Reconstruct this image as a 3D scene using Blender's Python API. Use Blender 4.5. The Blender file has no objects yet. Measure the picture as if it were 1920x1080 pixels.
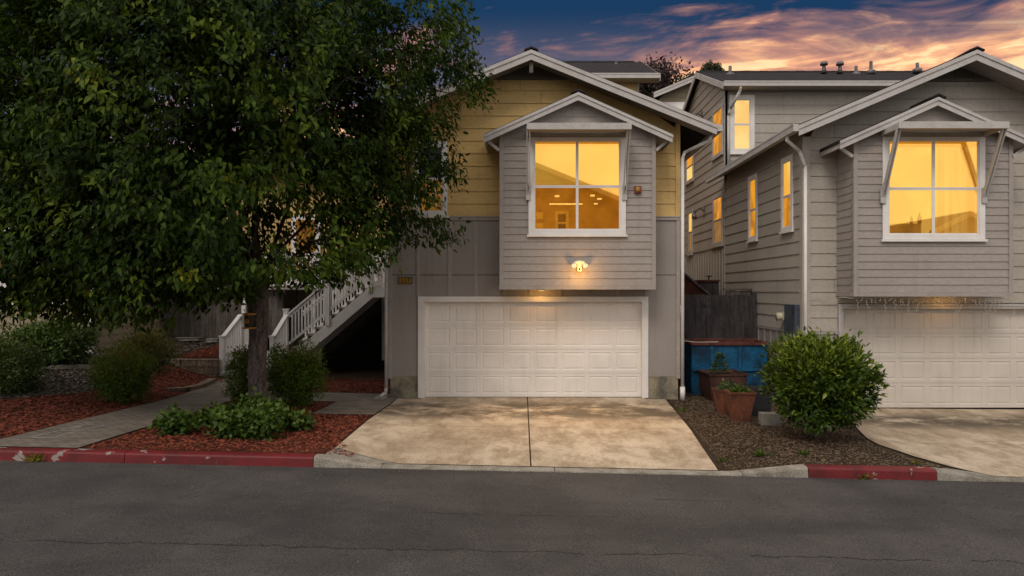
import bpy, bmesh, math, random
import numpy as np
from mathutils import Vector, noise
R = math.radians
random.seed(7); rng = np.random.default_rng(7)
scene = bpy.context.scene
C = scene.collection

# ------------------------------------------------------------------ camera
CZ = 2.376; F = 1280.0; VX = 985.0; VY = 545.0
cam_d = bpy.data.cameras.new('camera'); cam = bpy.data.objects.new('camera', cam_d); C.objects.link(cam)
cam.location = (0, 0, CZ); cam.rotation_euler = (R(90), 0, 0)
cam_d.sensor_width = 36; cam_d.lens = 24.0
cam_d.shift_x = -(VX-960)/1920; cam_d.shift_y = (VY-540)/1920
cam_d.clip_start = 0.1; cam_d.clip_end = 2000
scene.camera = cam

# ------------------------------------------------------------------ light, sky, exposure
SUN_EL, SUN_AZ, SUN_STR = 48.0, 201.0, 1.1        # azimuth clockwise from +Y: from the right, behind the camera
SKY_STR = 0.05
scene.view_settings.view_transform = 'Standard'; scene.view_settings.look = 'None'
EXPO = 0.27; K = 2**-EXPO
scene.view_settings.exposure = EXPO; scene.view_settings.gamma = 1.0
sd = bpy.data.lights.new('sun', 'SUN'); sd.energy = SUN_STR; sd.angle = R(20); sd.color = (1.0, 0.90, 0.80)
sun = bpy.data.objects.new('sun', sd); C.objects.link(sun)
az, el = R(SUN_AZ), R(SUN_EL)
sdir = Vector((math.sin(az)*math.cos(el), math.cos(az)*math.cos(el), math.sin(el)))
sun.rotation_euler = sdir.to_track_quat('Z', 'Y').to_euler()
sun.location = (0, 0, 30)

class NT:
    """tiny helper round a node tree"""
    def __init__(s, nt): s.nt = nt
    def n(s, t, **k):
        nd = s.nt.nodes.new(t)
        for a, b in k.items():
            if a == 'inp':
                for i, v in b.items(): s.put(nd.inputs[i], v)
            else: setattr(nd, a, b)
        return nd
    def put(s, sock, v):
        if isinstance(v, bpy.types.NodeSocket): s.nt.links.new(v, sock)
        elif isinstance(v, bpy.types.Node): s.nt.links.new(v.outputs[0], sock)
        else:
            if isinstance(v, (tuple, list)) and len(v) == 3 and sock.type == 'RGBA': v = (*v, 1)
            sock.default_value = v
    def m(s, op, a, b=0.0, c=None, clamp=False):
        nd = s.nt.nodes.new('ShaderNodeMath'); nd.operation = op; nd.use_clamp = clamp
        s.put(nd.inputs[0], a); s.put(nd.inputs[1], b)
        if c is not None: s.put(nd.inputs[2], c)
        return nd.outputs[0]
    def ss(s, v, a, b):      # smoothstep a..b
        nd = s.nt.nodes.new('ShaderNodeMapRange'); nd.interpolation_type = 'SMOOTHSTEP'
        s.put(nd.inputs[0], v); s.put(nd.inputs[1], a); s.put(nd.inputs[2], b); nd.inputs[3].default_value = 0; nd.inputs[4].default_value = 1
        return nd.outputs[0]
    def mix(s, f, a, b, mode='MIX'):
        nd = s.nt.nodes.new('ShaderNodeMix'); nd.data_type = 'RGBA'; nd.blend_type = mode
        s.put(nd.inputs[0], f); s.put(nd.inputs[6], a); s.put(nd.inputs[7], b)
        return nd.outputs[2]
    def noise(s, vec, scale, detail=4, rough=.55, dist=0):
        nd = s.nt.nodes.new('ShaderNodeTexNoise'); s.put(nd.inputs['Vector'], vec)
        nd.inputs['Scale'].default_value = scale; nd.inputs['Detail'].default_value = detail
        nd.inputs['Roughness'].default_value = rough; nd.inputs['Distortion'].default_value = dist
        return nd.outputs[0]
    def vec(s, x, y, z=0.0):
        nd = s.nt.nodes.new('ShaderNodeCombineXYZ'); s.put(nd.inputs[0], x); s.put(nd.inputs[1], y); s.put(nd.inputs[2], z)
        return nd.outputs[0]

world = bpy.data.worlds.new('World'); scene.world = world; world.use_nodes = True
world.node_tree.nodes.clear(); w = NT(world.node_tree)
tc = w.n('ShaderNodeTexCoord'); sp = w.n('ShaderNodeSeparateXYZ', inp={0: tc.outputs['Generated']})
dx, dy, dz = sp.outputs[0], sp.outputs[1], sp.outputs[2]
sky = w.n('ShaderNodeTexSky', sky_type='NISHITA', sun_disc=False, sun_elevation=R(SUN_EL), sun_rotation=R(SUN_AZ))
sky.air_density = 1.0; sky.dust_density = 2.0; sky.ozone_density = 1.0
bg_sky = w.n('ShaderNodeBackground', inp={0: sky.outputs[0], 1: SKY_STR})
# high cloud sheet all over the sky: a dull mauve grey deck with the sunset streaks low in front
yy = w.m('MAXIMUM', dy, 0.08)
s_ = w.m('DIVIDE', dx, yy); t_ = w.m('DIVIDE', dz, yy)
# streak coordinates, tilted upward to the right, long and thin
st = w.m('SUBTRACT', t_, w.m('MULTIPLY', s_, 0.13))
v1 = w.vec(w.m('MULTIPLY', s_, 2.2), w.m('MULTIPLY', st, 9.0), 3.3)
n1 = w.noise(v1, 1.25, 7, .58, .9)
v2 = w.vec(w.m('MULTIPLY', s_, 3.4), w.m('MULTIPLY', w.m('SUBTRACT', t_, w.m('MULTIPLY', s_, 0.07)), 20.0), 8.1)
n2 = w.noise(v2, 1.3, 8, .62, 1.2)
# more cloud to the right and towards the horizon, clear dark blue at upper left
wgt = w.m('ADD', w.m('MULTIPLY', w.m('SUBTRACT', s_, 0.16), 0.55), w.m('MULTIPLY', w.m('SUBTRACT', 0.372, t_), 3.6))
cl = w.m('ADD', w.m('ADD', w.m('MULTIPLY', n1, 1.35), w.m('MULTIPLY', n2, 0.38)), wgt)
cm = w.ss(cl, 0.80, 1.12)
hot = w.ss(w.m('ADD', cl, w.m('MULTIPLY', w.m('SUBTRACT', n2, .5), 1.0)), 0.98, 1.30)
blue = w.mix(w.ss(t_, 0.30, 0.42), (0.095, 0.095, 0.145), (0.007, 0.036, 0.095))
pink = w.mix(hot, (0.44, 0.205, 0.165), (1.0, 0.50, 0.25))
pink = w.mix(w.ss(w.m('ADD', hot, w.m('MULTIPLY', n1, .5)), 1.12, 1.34), pink, (1.08, 0.72, 0.38))
grey = w.m('MULTIPLY', w.ss(w.noise(v1, .8, 5, .6, .5), .50, .62), .6)
pink = w.mix(grey, pink, (0.125, 0.11, 0.145))
front = w.mix(cm, blue, pink)
n3 = w.noise(w.vec(w.m('MULTIPLY', dx, 2.0), w.m('MULTIPLY', dy, 2.0), w.m('MULTIPLY', dz, 3.0)), 1.4, 5, .55)
deck = w.mix(w.ss(n3, .3, .7), (0.84, 0.78, 0.75), (1.25, 1.16, 1.09))
fm = w.m('MULTIPLY', w.ss(dy, 0.10, 0.45), w.m('SUBTRACT', 1.0, w.ss(dz, 0.50, 0.80)))
col = w.mix(fm, deck, front)
bg_cl = w.n('ShaderNodeBackground', inp={0: col, 1: 1.0})
cov = w.m('ADD', w.m('MULTIPLY', fm, 0.22), 0.76)
mx = w.n('ShaderNodeMixShader', inp={0: cov, 1: bg_sky.outputs[0], 2: bg_cl.outputs[0]})
w.n('ShaderNodeOutputWorld', inp={0: mx.outputs[0]})

# ------------------------------------------------------------------ materials
MATS = {}
def mat(name, col, rough=.8, var=.12, vscale=3.0, fine=.0, fscale=60, bump=0.0, bscale=40, spec=.3, stretch=(1,1,1), col2=None, metal=0.0, coord='Object'):
    m = bpy.data.materials.new(name); m.use_nodes = True; m.node_tree.nodes.clear(); t = NT(m.node_tree)
    tcn = t.n('ShaderNodeTexCoord')
    mp = t.n('ShaderNodeMapping', inp={0: tcn.outputs[coord]}); mp.inputs['Scale'].default_value = stretch
    v = mp.outputs[0]
    n = t.noise(v, vscale, 5, .6, .3)
    c2 = col2 or tuple(c*.45 for c in col)
    f = t.m('MULTIPLY', t.ss(n, .35, .72), min(1, var*2.2))
    c = t.mix(f, col, c2)
    if fine:
        nf = t.noise(v, fscale, 3, .6)
        c = t.mix(fine, c, t.mix(t.ss(nf, .35, .65), (0.0, 0.0, 0.0), (1, 1, 1)), 'OVERLAY')
    if 'siding' in name or 'panel' in name or 'door' in name or 'trim' in name:
        mp2 = t.n('ShaderNodeMapping', inp={0: tcn.outputs[coord]}); mp2.inputs['Scale'].default_value = (7, 7, .55)
        c = t.mix(t.m('MULTIPLY', t.ss(t.noise(mp2.outputs[0], 1.0, 6, .65, .2), .50, .74), .34), c, tuple(q*.62 for q in col))
        c = t.mix(t.m('MULTIPLY', t.ss(t.noise(tcn.outputs[coord], .9, 6, .65, .5), .46, .68), .22), c, tuple(q*.66 for q in col))
    p = t.n('ShaderNodeBsdfPrincipled', inp={'Base Color': c, 'Roughness': rough, 'Specular IOR Level': spec, 'Metallic': metal})
    if bump:
        b = t.n('ShaderNodeBump'); b.inputs['Strength'].default_value = bump; b.inputs['Distance'].default_value = .01
        t.put(b.inputs['Height'], t.noise(v, bscale, 4, .6)); t.put(p.inputs['Normal'], b.outputs[0])
    t.n('ShaderNodeOutputMaterial', inp={0: p.outputs[0]})
    MATS[name] = m; return m

def emat(name, col, col2, strength=1.0, scale=2.0, stretch=(1,1,1), gloss=.0, lo=.35, hi=.65, slat=0):
    m = bpy.data.materials.new(name); m.use_nodes = True; m.node_tree.nodes.clear(); t = NT(m.node_tree)
    tcn = t.n('ShaderNodeTexCoord'); mp = t.n('ShaderNodeMapping', inp={0: tcn.outputs['Object']}); mp.inputs['Scale'].default_value = stretch
    c = t.mix(t.ss(t.noise(mp.outputs[0], scale, 4, .55, .4), lo, hi), col, col2)
    if slat:
        spz = t.n('ShaderNodeSeparateXYZ', inp={0: tcn.outputs['Object']})
        f = t.m('FRACT', t.m('MULTIPLY', spz.outputs[2], slat))
        c = t.mix(t.m('MULTIPLY', t.ss(f, .6, .95), .22), c, tuple(x*.45 for x in col))
    e = t.n('ShaderNodeEmission', inp={0: c, 1: strength*K}); out = e.outputs[0]
    if gloss:
        g = t.n('ShaderNodeBsdfGlossy', inp={0: (1, 1, 1), 'Roughness': .03})
        a = t.n('ShaderNodeMixShader', inp={0: gloss, 1: e.outputs[0], 2: g.outputs[0]}); out = a.outputs[0]
    t.n('ShaderNodeOutputMaterial', inp={0: out}); MATS[name] = m; return m

def leafmat(name, cols, trans=.22, rough=.45, spec=.35):
    """leaf colour runs along a ramp by a random number stored on each leaf"""
    m = bpy.data.materials.new(name); m.use_nodes = True; m.node_tree.nodes.clear(); t = NT(m.node_tree)
    at = t.n('ShaderNodeAttribute', attribute_name='rnd')
    cr = t.n('ShaderNodeValToRGB'); t.put(cr.inputs[0], at.outputs['Fac'])
    el = cr.color_ramp.elements
    while len(el) < len(cols): el.new(0.5)
    for i, (p, c) in enumerate(cols): el[i].position = p; el[i].color = (*c, 1)
    p = t.n('ShaderNodeBsdfPrincipled', inp={'Base Color': cr.outputs[0], 'Roughness': rough, 'Specular IOR Level': spec})
    tr = t.n('ShaderNodeBsdfTranslucent', inp={0: cr.outputs[0]})
    mx = t.n('ShaderNodeMixShader', inp={0: trans, 1: p.outputs[0], 2: tr.outputs[0]})
    t.n('ShaderNodeOutputMaterial', inp={0: mx.outputs[0]}); MATS[name] = m; return m

M_white  = mat('white_paint', (.72, .695, .665), .5, .10, 2.5, .05, 80, .05, spec=.4)
M_whited = mat('weathered_white_paint', (.45, .43, .41), .6, .22, 4, .10, 60, .1, 60, stretch=(1, 1, 1), col2=(.31, .29, .27))
M_door2  = mat('dull_garage_door_paint', (.57, .525, .465), .5, .14, 1.6, .04, 90, .04, spec=.3, col2=(.46, .42, .37))
M_door   = mat('garage_door_paint', (.80, .755, .70), .45, .08, 1.2, .03, 90, .04, spec=.4)
M_gsid   = mat('grey_siding_paint', (.315, .283, .258), .7, .14, 1.6, .12, 45, .12, 50, stretch=(.25, 1, 2.2), col2=(.25, .225, .205))
M_gtrim  = mat('grey_trim_paint', (.33, .297, .27), .65, .2, 3, .12, 45, .1, 50, col2=(.24, .215, .195))
M_gpanel = mat('grey_panel_paint', (.285, .257, .235), .75, .14, 1.1, .06, 60, .08, 70, col2=(.24, .215, .195))
M_beige  = mat('taupe_siding_paint', (.385, .35, .302), .7, .16, 1.4, .12, 45, .12, 50, stretch=(.25, .25, 2.0), col2=(.31, .282, .243))
M_btrim  = mat('taupe_trim_paint', (.40, .365, .32), .65, .18, 3, .10, 45, .1, 50, col2=(.30, .275, .24))
M_yel    = mat('ochre_siding_paint', (.56, .385, .15), .7, .14, 1.4, .10, 45, .12, 50, stretch=(.25, 1, 2.0), col2=(.47, .315, .12))
M_dkgab  = mat('gable_panel_paint', (.135, .115, .095), .8, .15, 2, .1, 50, .1, 50, col2=(.09, .078, .066))
M_tan    = mat('tan_panel_paint', (.24, .20, .14), .8, .15, 1.5, .08, 50, .06, 50)
M_lhouse = mat('cream_siding_paint', (.30, .25, .17), .8, .15, 1.2, .08, 50, .06, 50)
M_shing  = mat('asphalt_shingle', (.038, .034, .034), .95, .9, 9, .45, 30, .5, 26, spec=.1, stretch=(1, 1, 4), col2=(.016, .014, .015))
M_conc   = mat('foundation_concrete', (.27, .235, .16), .9, .9, 3.0, .15, 40, .25, 30, col2=(.085, .08, .068))
M_curb   = mat('curb_concrete', (.27, .25, .21), .9, .5, 4.0, .25, 60, .3, 50, col2=(.15, .135, .11))
M_fence  = mat('weathered_fence_wood', (.058, .05, .05), .9, .9, 3.0, .35, 30, .3, 30, stretch=(3.0, 1, .45), col2=(.020, .018, .020))
M_fence2 = mat('old_grey_fence_wood', (.14, .12, .105), .9, .8, 3.0, .35, 30, .3, 30, stretch=(3.0, 1, .35), col2=(.055, .048, .042))
M_redwd  = mat('red_stained_wood', (.11, .032, .022), .85, .5, 3, .2, 30, .1)
M_blue   = mat('chipped_blue_paint', (.007, .095, .205), .55, 1.0, 2.6, .25, 30, .15, 30, col2=(.006, .022, .045))
M_rust   = mat('rusty_steel', (.12, .040, .028), .8, .7, 6, .3, 40, .2)
M_terra  = mat('terracotta', (.16, .055, .030), .75, .8, 4, .2, 40, .15, col2=(.07, .028, .018))
M_terrad = mat('dark_glazed_terracotta', (.075, .032, .024), .45, .8, 4, .2, 40, .1, col2=(.03, .016, .013))
M_black  = mat('black_plastic', (.02, .02, .022), .6, .1)
M_rock   = mat('wall_block_stone', (.20, .15, .105), .95, .7, 4, .4, 35, .6, 25, col2=(.10, .075, .055))
M_bark   = mat('bark', (.12, .098, .088), .95, .8, 5, .5, 26, .9, 18, spec=.1, stretch=(3.2, 3.2, .55), col2=(.045, .036, .032))
M_twig   = mat('twig_bark', (.045, .034, .026), .9, .4, 8)
M_soil   = mat('potting_soil', (.030, .022, .016), 1, .6, 20, .4, 80, .5, 60, spec=.05)
M_box    = mat('blue_grey_enamel', (.055, .070, .092), .5, .3, 4, .1)
M_beigep = mat('beige_plastic', (.50, .45, .32), .5, .15, 4)
M_redp   = mat('red_brown_plastic', (.24, .045, .030), .45, .35, 20, col2=(.12, .03, .02))
M_gold   = mat('brass_plate', (.42, .25, .045), .5, .4, 8, .1, metal=.3)
M_ink    = mat('black_lettering', (.01, .009, .008), .6, .0)
M_vent   = mat('galvanised_metal', (.16, .15, .15), .5, .4, 8, metal=.5)
M_dark   = mat('shade_dark_boards', (.018, .014, .011), .95, .5, 5, .3, 30)
M_orange = mat('orange_feeder_paint', (.55, .22, .03), .6, .2, 8)
M_feeder = mat('dark_feeder_wood', (.035, .025, .018), .7, .3, 8)
M_chalk  = mat('chalk', (.36, .34, .32), 1, .9, 12, .4, 90)
M_wire   = mat('white_wire', (.40, .37, .32), .6, .0)
M_bulb   = mat('frosted_bulb', (.42, .39, .33), .35, .0)
M_floorb = mat('room_floor', (.20, .11, .05), .8)

def chips(name, a, b, c, scale, rough=.95, bump=.9, big=.6):
    """mulch / gravel / litter: cells of several colours with a strong relief"""
    m = bpy.data.materials.new(name); m.use_nodes = True; m.node_tree.nodes.clear(); t = NT(m.node_tree)
    tcn = t.n('ShaderNodeTexCoord')
    wn = t.n('ShaderNodeTexNoise', inp={'Vector': tcn.outputs['Object']}); wn.inputs['Scale'].default_value = scale*.6
    vm = t.n('ShaderNodeVectorMath', operation='MULTIPLY_ADD', inp={0: wn.outputs[1], 1: (.06, .06, .06), 2: tcn.outputs['Object']})
    vo = t.n('ShaderNodeTexVoronoi', inp={'Vector': vm.outputs[0]}); vo.inputs['Scale'].default_value = scale
    sx = t.n('ShaderNodeSeparateXYZ', inp={0: vo.outputs['Color']})
    cc = t.mix(t.ss(sx.outputs[0], .2, .7), a, b); cc = t.mix(t.ss(sx.outputs[1], .86, .92), cc, c)
    cc = t.mix(t.m('MULTIPLY', t.ss(vo.outputs['Distance'], .25, .8), .6), cc, tuple(x*.25 for x in a))
    nb = t.noise(tcn.outputs['Object'], 1.4, 5, .6)
    cc = t.mix(t.m('MULTIPLY', t.ss(nb, .42, .66), big), cc, tuple(x*.35 for x in a))
    p = t.n('ShaderNodeBsdfPrincipled', inp={'Base Color': cc, 'Roughness': rough, 'Specular IOR Level': .1})
    bm_ = t.n('ShaderNodeBump'); bm_.inputs['Strength'].default_value = bump; bm_.inputs['Distance'].default_value = .03
    t.put(bm_.inputs['Height'], t.m('SUBTRACT', sx.outputs[2], vo.outputs['Distance'])); t.put(p.inputs['Normal'], bm_.outputs[0])
    t.n('ShaderNodeOutputMaterial', inp={0: p.outputs[0]}); MATS[name] = m; return m
M_mulch  = chips('red_bark_mulch', (.17, .046, .025), (.085, .026, .017), (.27, .13, .08), 40, big=.75)
M_gravel = chips('dark_gravel', (.085, .066, .052), (.05, .040, .034), (.22, .19, .15), 30)
M_dirt   = chips('dirt_and_litter', (.062, .041, .027), (.050, .034, .023), (.13, .10, .065), 85, bump=.5, big=.5)
M_far    = mat('far_ground', (.06, .055, .04), 1, .5, .3)

def m_asphalt():
    m = bpy.data.materials.new('asphalt'); m.use_nodes = True; m.node_tree.nodes.clear(); t = NT(m.node_tree)
    tcn = t.n('ShaderNodeTexCoord'); v = tcn.outputs['Object']; sx = t.n('ShaderNodeSeparateXYZ', inp={0: v})
    c = t.mix(t.ss(t.noise(v, .7, 6, .65), .32, .70), (.046, .043, .042), (.073, .067, .064))
    c = t.mix(t.m('MULTIPLY', t.ss(t.noise(t.vec(t.m('MULTIPLY', sx.outputs[0], .35), t.m('MULTIPLY', sx.outputs[1], .9), 4.0), 1.0, 5, .6, .5), .45, .68), .55), c, (.030, .028, .028))
    c = t.mix(t.m('MULTIPLY', t.ss(t.noise(v, 2.6, 4, .6, .4), .66, .72), .45), c, (.026, .024, .023))
    c = t.mix(.6, c, t.mix(t.ss(t.noise(v, 85, 3, .7), .32, .68), (.0, .0, .0), (1, 1, 1)), 'SOFT_LIGHT')
    vo = t.n('ShaderNodeTexVoronoi', inp={'Vector': v}); vo.inputs['Scale'].default_value = 55
    so = t.n('ShaderNodeSeparateXYZ', inp={0: vo.outputs['Color']})
    c = t.mix(t.m('MULTIPLY', t.ss(so.outputs[0], .955, .97), t.m('SUBTRACT', 1.0, t.ss(vo.outputs['Distance'], .18, .3))), c, (.16, .145, .13))
    # tyre-dark band and two wandering cracks
    for (yc, amp, x0, x1, th, seed) in ((6.32, .42, -9, 9, .008, 0), (7.35, .22, -1.1, 1.0, .006, 5), (8.0, .2, 1.5, 2.6, .006, 9)):
        w1 = t.noise(t.vec(t.m('MULTIPLY', sx.outputs[0], 1.0), t.m('MULTIPLY', sx.outputs[1], .6), float(seed)), 1.3, 12, .72, .5)
        d = t.m('ABSOLUTE', t.m('SUBTRACT', sx.outputs[1], t.m('ADD', yc-amp*.5, t.m('MULTIPLY', w1, amp))))
        br = t.ss(t.noise(t.vec(sx.outputs[0], float(seed)+3, 0.0), 2.2, 3, .6), .36, .46)
        lim = t.m('MULTIPLY', t.m('GREATER_THAN', sx.outputs[0], x0), t.m('LESS_THAN', sx.outputs[0], x1))
        k = t.m('MULTIPLY', t.m('MULTIPLY', t.m('SUBTRACT', 1.0, t.ss(d, th*.6, th*1.9)), br), lim)
        c = t.mix(k, c, (.012, .011, .011))
    p = t.n('ShaderNodeBsdfPrincipled', inp={'Base Color': c, 'Roughness': .9, 'Specular IOR Level': .2})
    b = t.n('ShaderNodeBump'); b.inputs['Strength'].default_value = .5; b.inputs['Distance'].default_value = .012
    t.put(b.inputs['Height'], t.noise(v, 75, 3, .7)); t.put(p.inputs['Normal'], b.outputs[0])
    t.n('ShaderNodeOutputMaterial', inp={0: p.outputs[0]}); return m
M_asph = m_asphalt()

def m_driveway(name, seed, band):
    m = bpy.data.materials.new(name); m.use_nodes = True; m.node_tree.nodes.clear(); t = NT(m.node_tree)
    tcn = t.n('ShaderNodeTexCoord'); v0 = tcn.outputs['Object']
    mp = t.n('ShaderNodeMapping', inp={0: v0}); mp.inputs['Location'].default_value = (seed, seed*2, 0); v = mp.outputs[0]
    sx = t.n('ShaderNodeSeparateXYZ', inp={0: v0})
    c = t.mix(t.ss(t.noise(v, .55, 6, .6, .4), .35, .65), (.53, .445, .335), (.40, .325, .235))
    c = t.mix(t.m('MULTIPLY', t.ss(t.noise(t.vec(t.m('MULTIPLY', sx.outputs[0], 1.5), t.m('MULTIPLY', sx.outputs[1], .8), float(seed)), 2.0, 10, .72, .15), .38, .66), .80), c, (.22, .155, .095))
    # grimy patches in a band near the garage, where the cars stand
    inb = t.m('MULTIPLY', t.ss(sx.outputs[1], band[0], band[0]+.9), t.m('SUBTRACT', 1.0, t.ss(sx.outputs[1], band[1]-.9, band[1])))
    stn = t.m('MULTIPLY', t.ss(t.noise(t.vec(t.m('MULTIPLY', sx.outputs[0], .9), t.m('MULTIPLY', sx.outputs[1], 1.1), float(seed)), 1.4, 9, .70, .2), .36, .56), inb)
    c = t.mix(t.m('MULTIPLY', stn, .95), c, (.085, .068, .047))
    spot = t.ss(t.noise(v, 7.0, 3, .5, .3), .70, .76)
    c = t.mix(t.m('MULTIPLY', spot, .5), c, (.10, .085, .065))
    vo = t.n('ShaderNodeTexWave', wave_type='BANDS', bands_direction='Y', inp={0: v0}); vo.inputs['Scale'].default_value = 9; vo.inputs['Distortion'].default_value = 9; vo.inputs['Detail'].default_value = 3
    c = t.mix(t.m('MULTIPLY', vo.outputs[1], .10), c, (.24, .2, .15))
    c = t.mix(.16, c, t.mix(t.ss(t.noise(v, 60, 3, .6), .35, .65), (0., 0., 0.), (1, 1, 1)), 'OVERLAY')
    p = t.n('ShaderNodeBsdfPrincipled', inp={'Base Color': c, 'Roughness': .85, 'Specular IOR Level': .2})
    b = t.n('ShaderNodeBump'); b.inputs['Strength'].default_value = .25; b.inputs['Distance'].default_value = .006
    t.put(b.inputs['Height'], t.noise(v, 40, 4, .7)); t.put(p.inputs['Normal'], b.outputs[0])
    t.n('ShaderNodeOutputMaterial', inp={0: p.outputs[0]}); return m
M_drive = m_driveway('stained_driveway_concrete', 1.7, (12.2, 14.9)); M_drive2 = m_driveway('worn_driveway_concrete', 5.2, (12.0, 14.2))

def m_paver():
    m = bpy.data.materials.new('paver_brick'); m.use_nodes = True; m.node_tree.nodes.clear(); t = NT(m.node_tree)
    tcn = t.n('ShaderNodeTexCoord'); v = tcn.outputs['Object']
    br = t.n('ShaderNodeTexBrick', inp={0: v, 'Color1': (.23, .195, .16), 'Color2': (.155, .135, .112), 'Mortar': (.055, .047, .04)})
    br.inputs['Scale'].default_value = 1; br.inputs['Brick Width'].default_value = .2; br.inputs['Row Height'].default_value = .1; br.inputs['Mortar Size'].default_value = .007
    c = t.mix(t.m('MULTIPLY', t.ss(t.noise(v, 2.2, 5, .6), .4, .7), .5), br.outputs[0], (.075, .065, .055))
    c = t.mix(.2, c, t.mix(t.noise(v, 60, 3, .6), (0., 0., 0.), (1, 1, 1)), 'OVERLAY')
    p = t.n('ShaderNodeBsdfPrincipled', inp={'Base Color': c, 'Roughness': .9, 'Specular IOR Level': .15})
    t.n('ShaderNodeOutputMaterial', inp={0: p.outputs[0]}); return m
M_paver = m_paver()

def m_redcurb():
    m = bpy.data.materials.new('worn_red_curb_paint'); m.use_nodes = True; m.node_tree.nodes.clear(); t = NT(m.node_tree)
    tcn = t.n('ShaderNodeTexCoord'); v = tcn.outputs['Object']
    c = t.mix(t.ss(t.noise(v, 3, 5, .6), .35, .7), (.155, .013, .016), (.085, .010, .011))
    c = t.mix(t.m('MULTIPLY', t.ss(t.noise(v, 26, 3, .6), .5, .7), .35), c, (.07, .012, .012))
    chip = t.ss(t.m('ADD', t.noise(v, 3.1, 4, .55, .2), t.m('MULTIPLY', t.noise(v, 22, 3, .6), .14)), .700, .712)
    c = t.mix(chip, c, (.25, .22, .20))
    p = t.n('ShaderNodeBsdfPrincipled', inp={'Base Color': c, 'Roughness': .55, 'Specular IOR Level': .35})
    b = t.n('ShaderNodeBump'); b.inputs['Strength'].default_value = .3; b.inputs['Distance'].default_value = .008
    t.put(b.inputs['Height'], t.noise(v, 30, 4, .7)); t.put(p.inputs['Normal'], b.outputs[0])
    t.n('ShaderNodeOutputMaterial', inp={0: p.outputs[0]}); return m
M_red = m_redcurb()

def m_glass(name, g):
    m = bpy.data.materials.new(name); m.use_nodes = True; m.node_tree.nodes.clear(); t = NT(m.node_tree)
    a = t.n('ShaderNodeBsdfTransparent', inp={0: (1, .97, .9)}); b = t.n('ShaderNodeBsdfGlossy', inp={0: (1, .66, .17), 'Roughness': .02})
    mx = t.n('ShaderNodeMixShader', inp={0: g, 1: a.outputs[0], 2: b.outputs[0]})
    t.n('ShaderNodeOutputMaterial', inp={0: mx.outputs[0]}); return m
M_glass = m_glass('amber_mirror_glass', .40)
E_blind = emat('lit_blind', (1.0, .66, .115), (.95, .52, .07), 1.0, 1.2, slat=26)
E_room  = emat('lit_room_wall', (.80, .30, .014), (.52, .18, .008), 1.0, 1.5)  # room walls and furnishings emit by themselves in place of interior lighting
E_roomd = emat('lit_room_door', (.42, .15, .01), (.28, .09, .006), 1.0, 2)
E_trim  = emat('lit_room_trim', (1.0, .42, .03), (.90, .38, .025), 1.0, 2)
E_lamp  = emat('glowing_lamp', (1, .62, .16), (1, .62, .16), 2.6)
E_curt  = emat('lit_sheer_curtain', (1.2, .72, .16), (.95, .46, .07), 1.0, 2.2, stretch=(6, 1, .2))
E_wallr = emat('lit_cream_room_wall', (1.3, .78, .16), (1.1, .60, .12), 1.0, .9)
E_table = emat('lit_table_side', (.62, .28, .035), (.40, .17, .02), 1.0, 4)
E_win   = emat('glowing_window_pane', (1.0, .60, .12), (.95, .46, .055), 1.0, 1.6, stretch=(1, 1, .5), gloss=.06)
E_wino  = emat('amber_window_pane', (.90, .36, .02), (.45, .16, .012), .95, 2.6, stretch=(1, 1, .6), gloss=.08)
E_wind  = emat('dim_amber_window_pane', (.30, .13, .015), (.11, .05, .012), .9, 5, stretch=(2, 2, .5), gloss=.08)
E_wins  = emat('pale_window_pane', (1.0, .70, .22), (.98, .56, .13), 1.0, 1.2, gloss=.05)
E_flood = emat('glowing_flood_lens', (1, .72, .36), (1, .76, .42), 1.15)
M_flood = mat('cream_lamp_housing', (.75, .66, .48), .4, .05)

# ------------------------------------------------------------------ builders
def tag(o, label=None, cat=None, group=None, kind=None):
    if label: o['label'] = label
    if cat: o['category'] = cat
    if group: o['group'] = group
    if kind: o['kind'] = kind
    return o
def thing(name, loc, label, cat, group=None):
    o = bpy.data.objects.new(name, None); C.objects.link(o); o.location = loc; o.empty_display_size = .3
    return tag(o, label, cat, group)
def wloc(o):
    v = Vector((0, 0, 0))
    while o is not None: v += o.location; o = o.parent
    return v
def at(px, py, Y):     # a point of the place measured in the photograph at a known distance
    return ((px-VX)*Y/F, Y, CZ+(VY-py)*Y/F)

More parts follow.
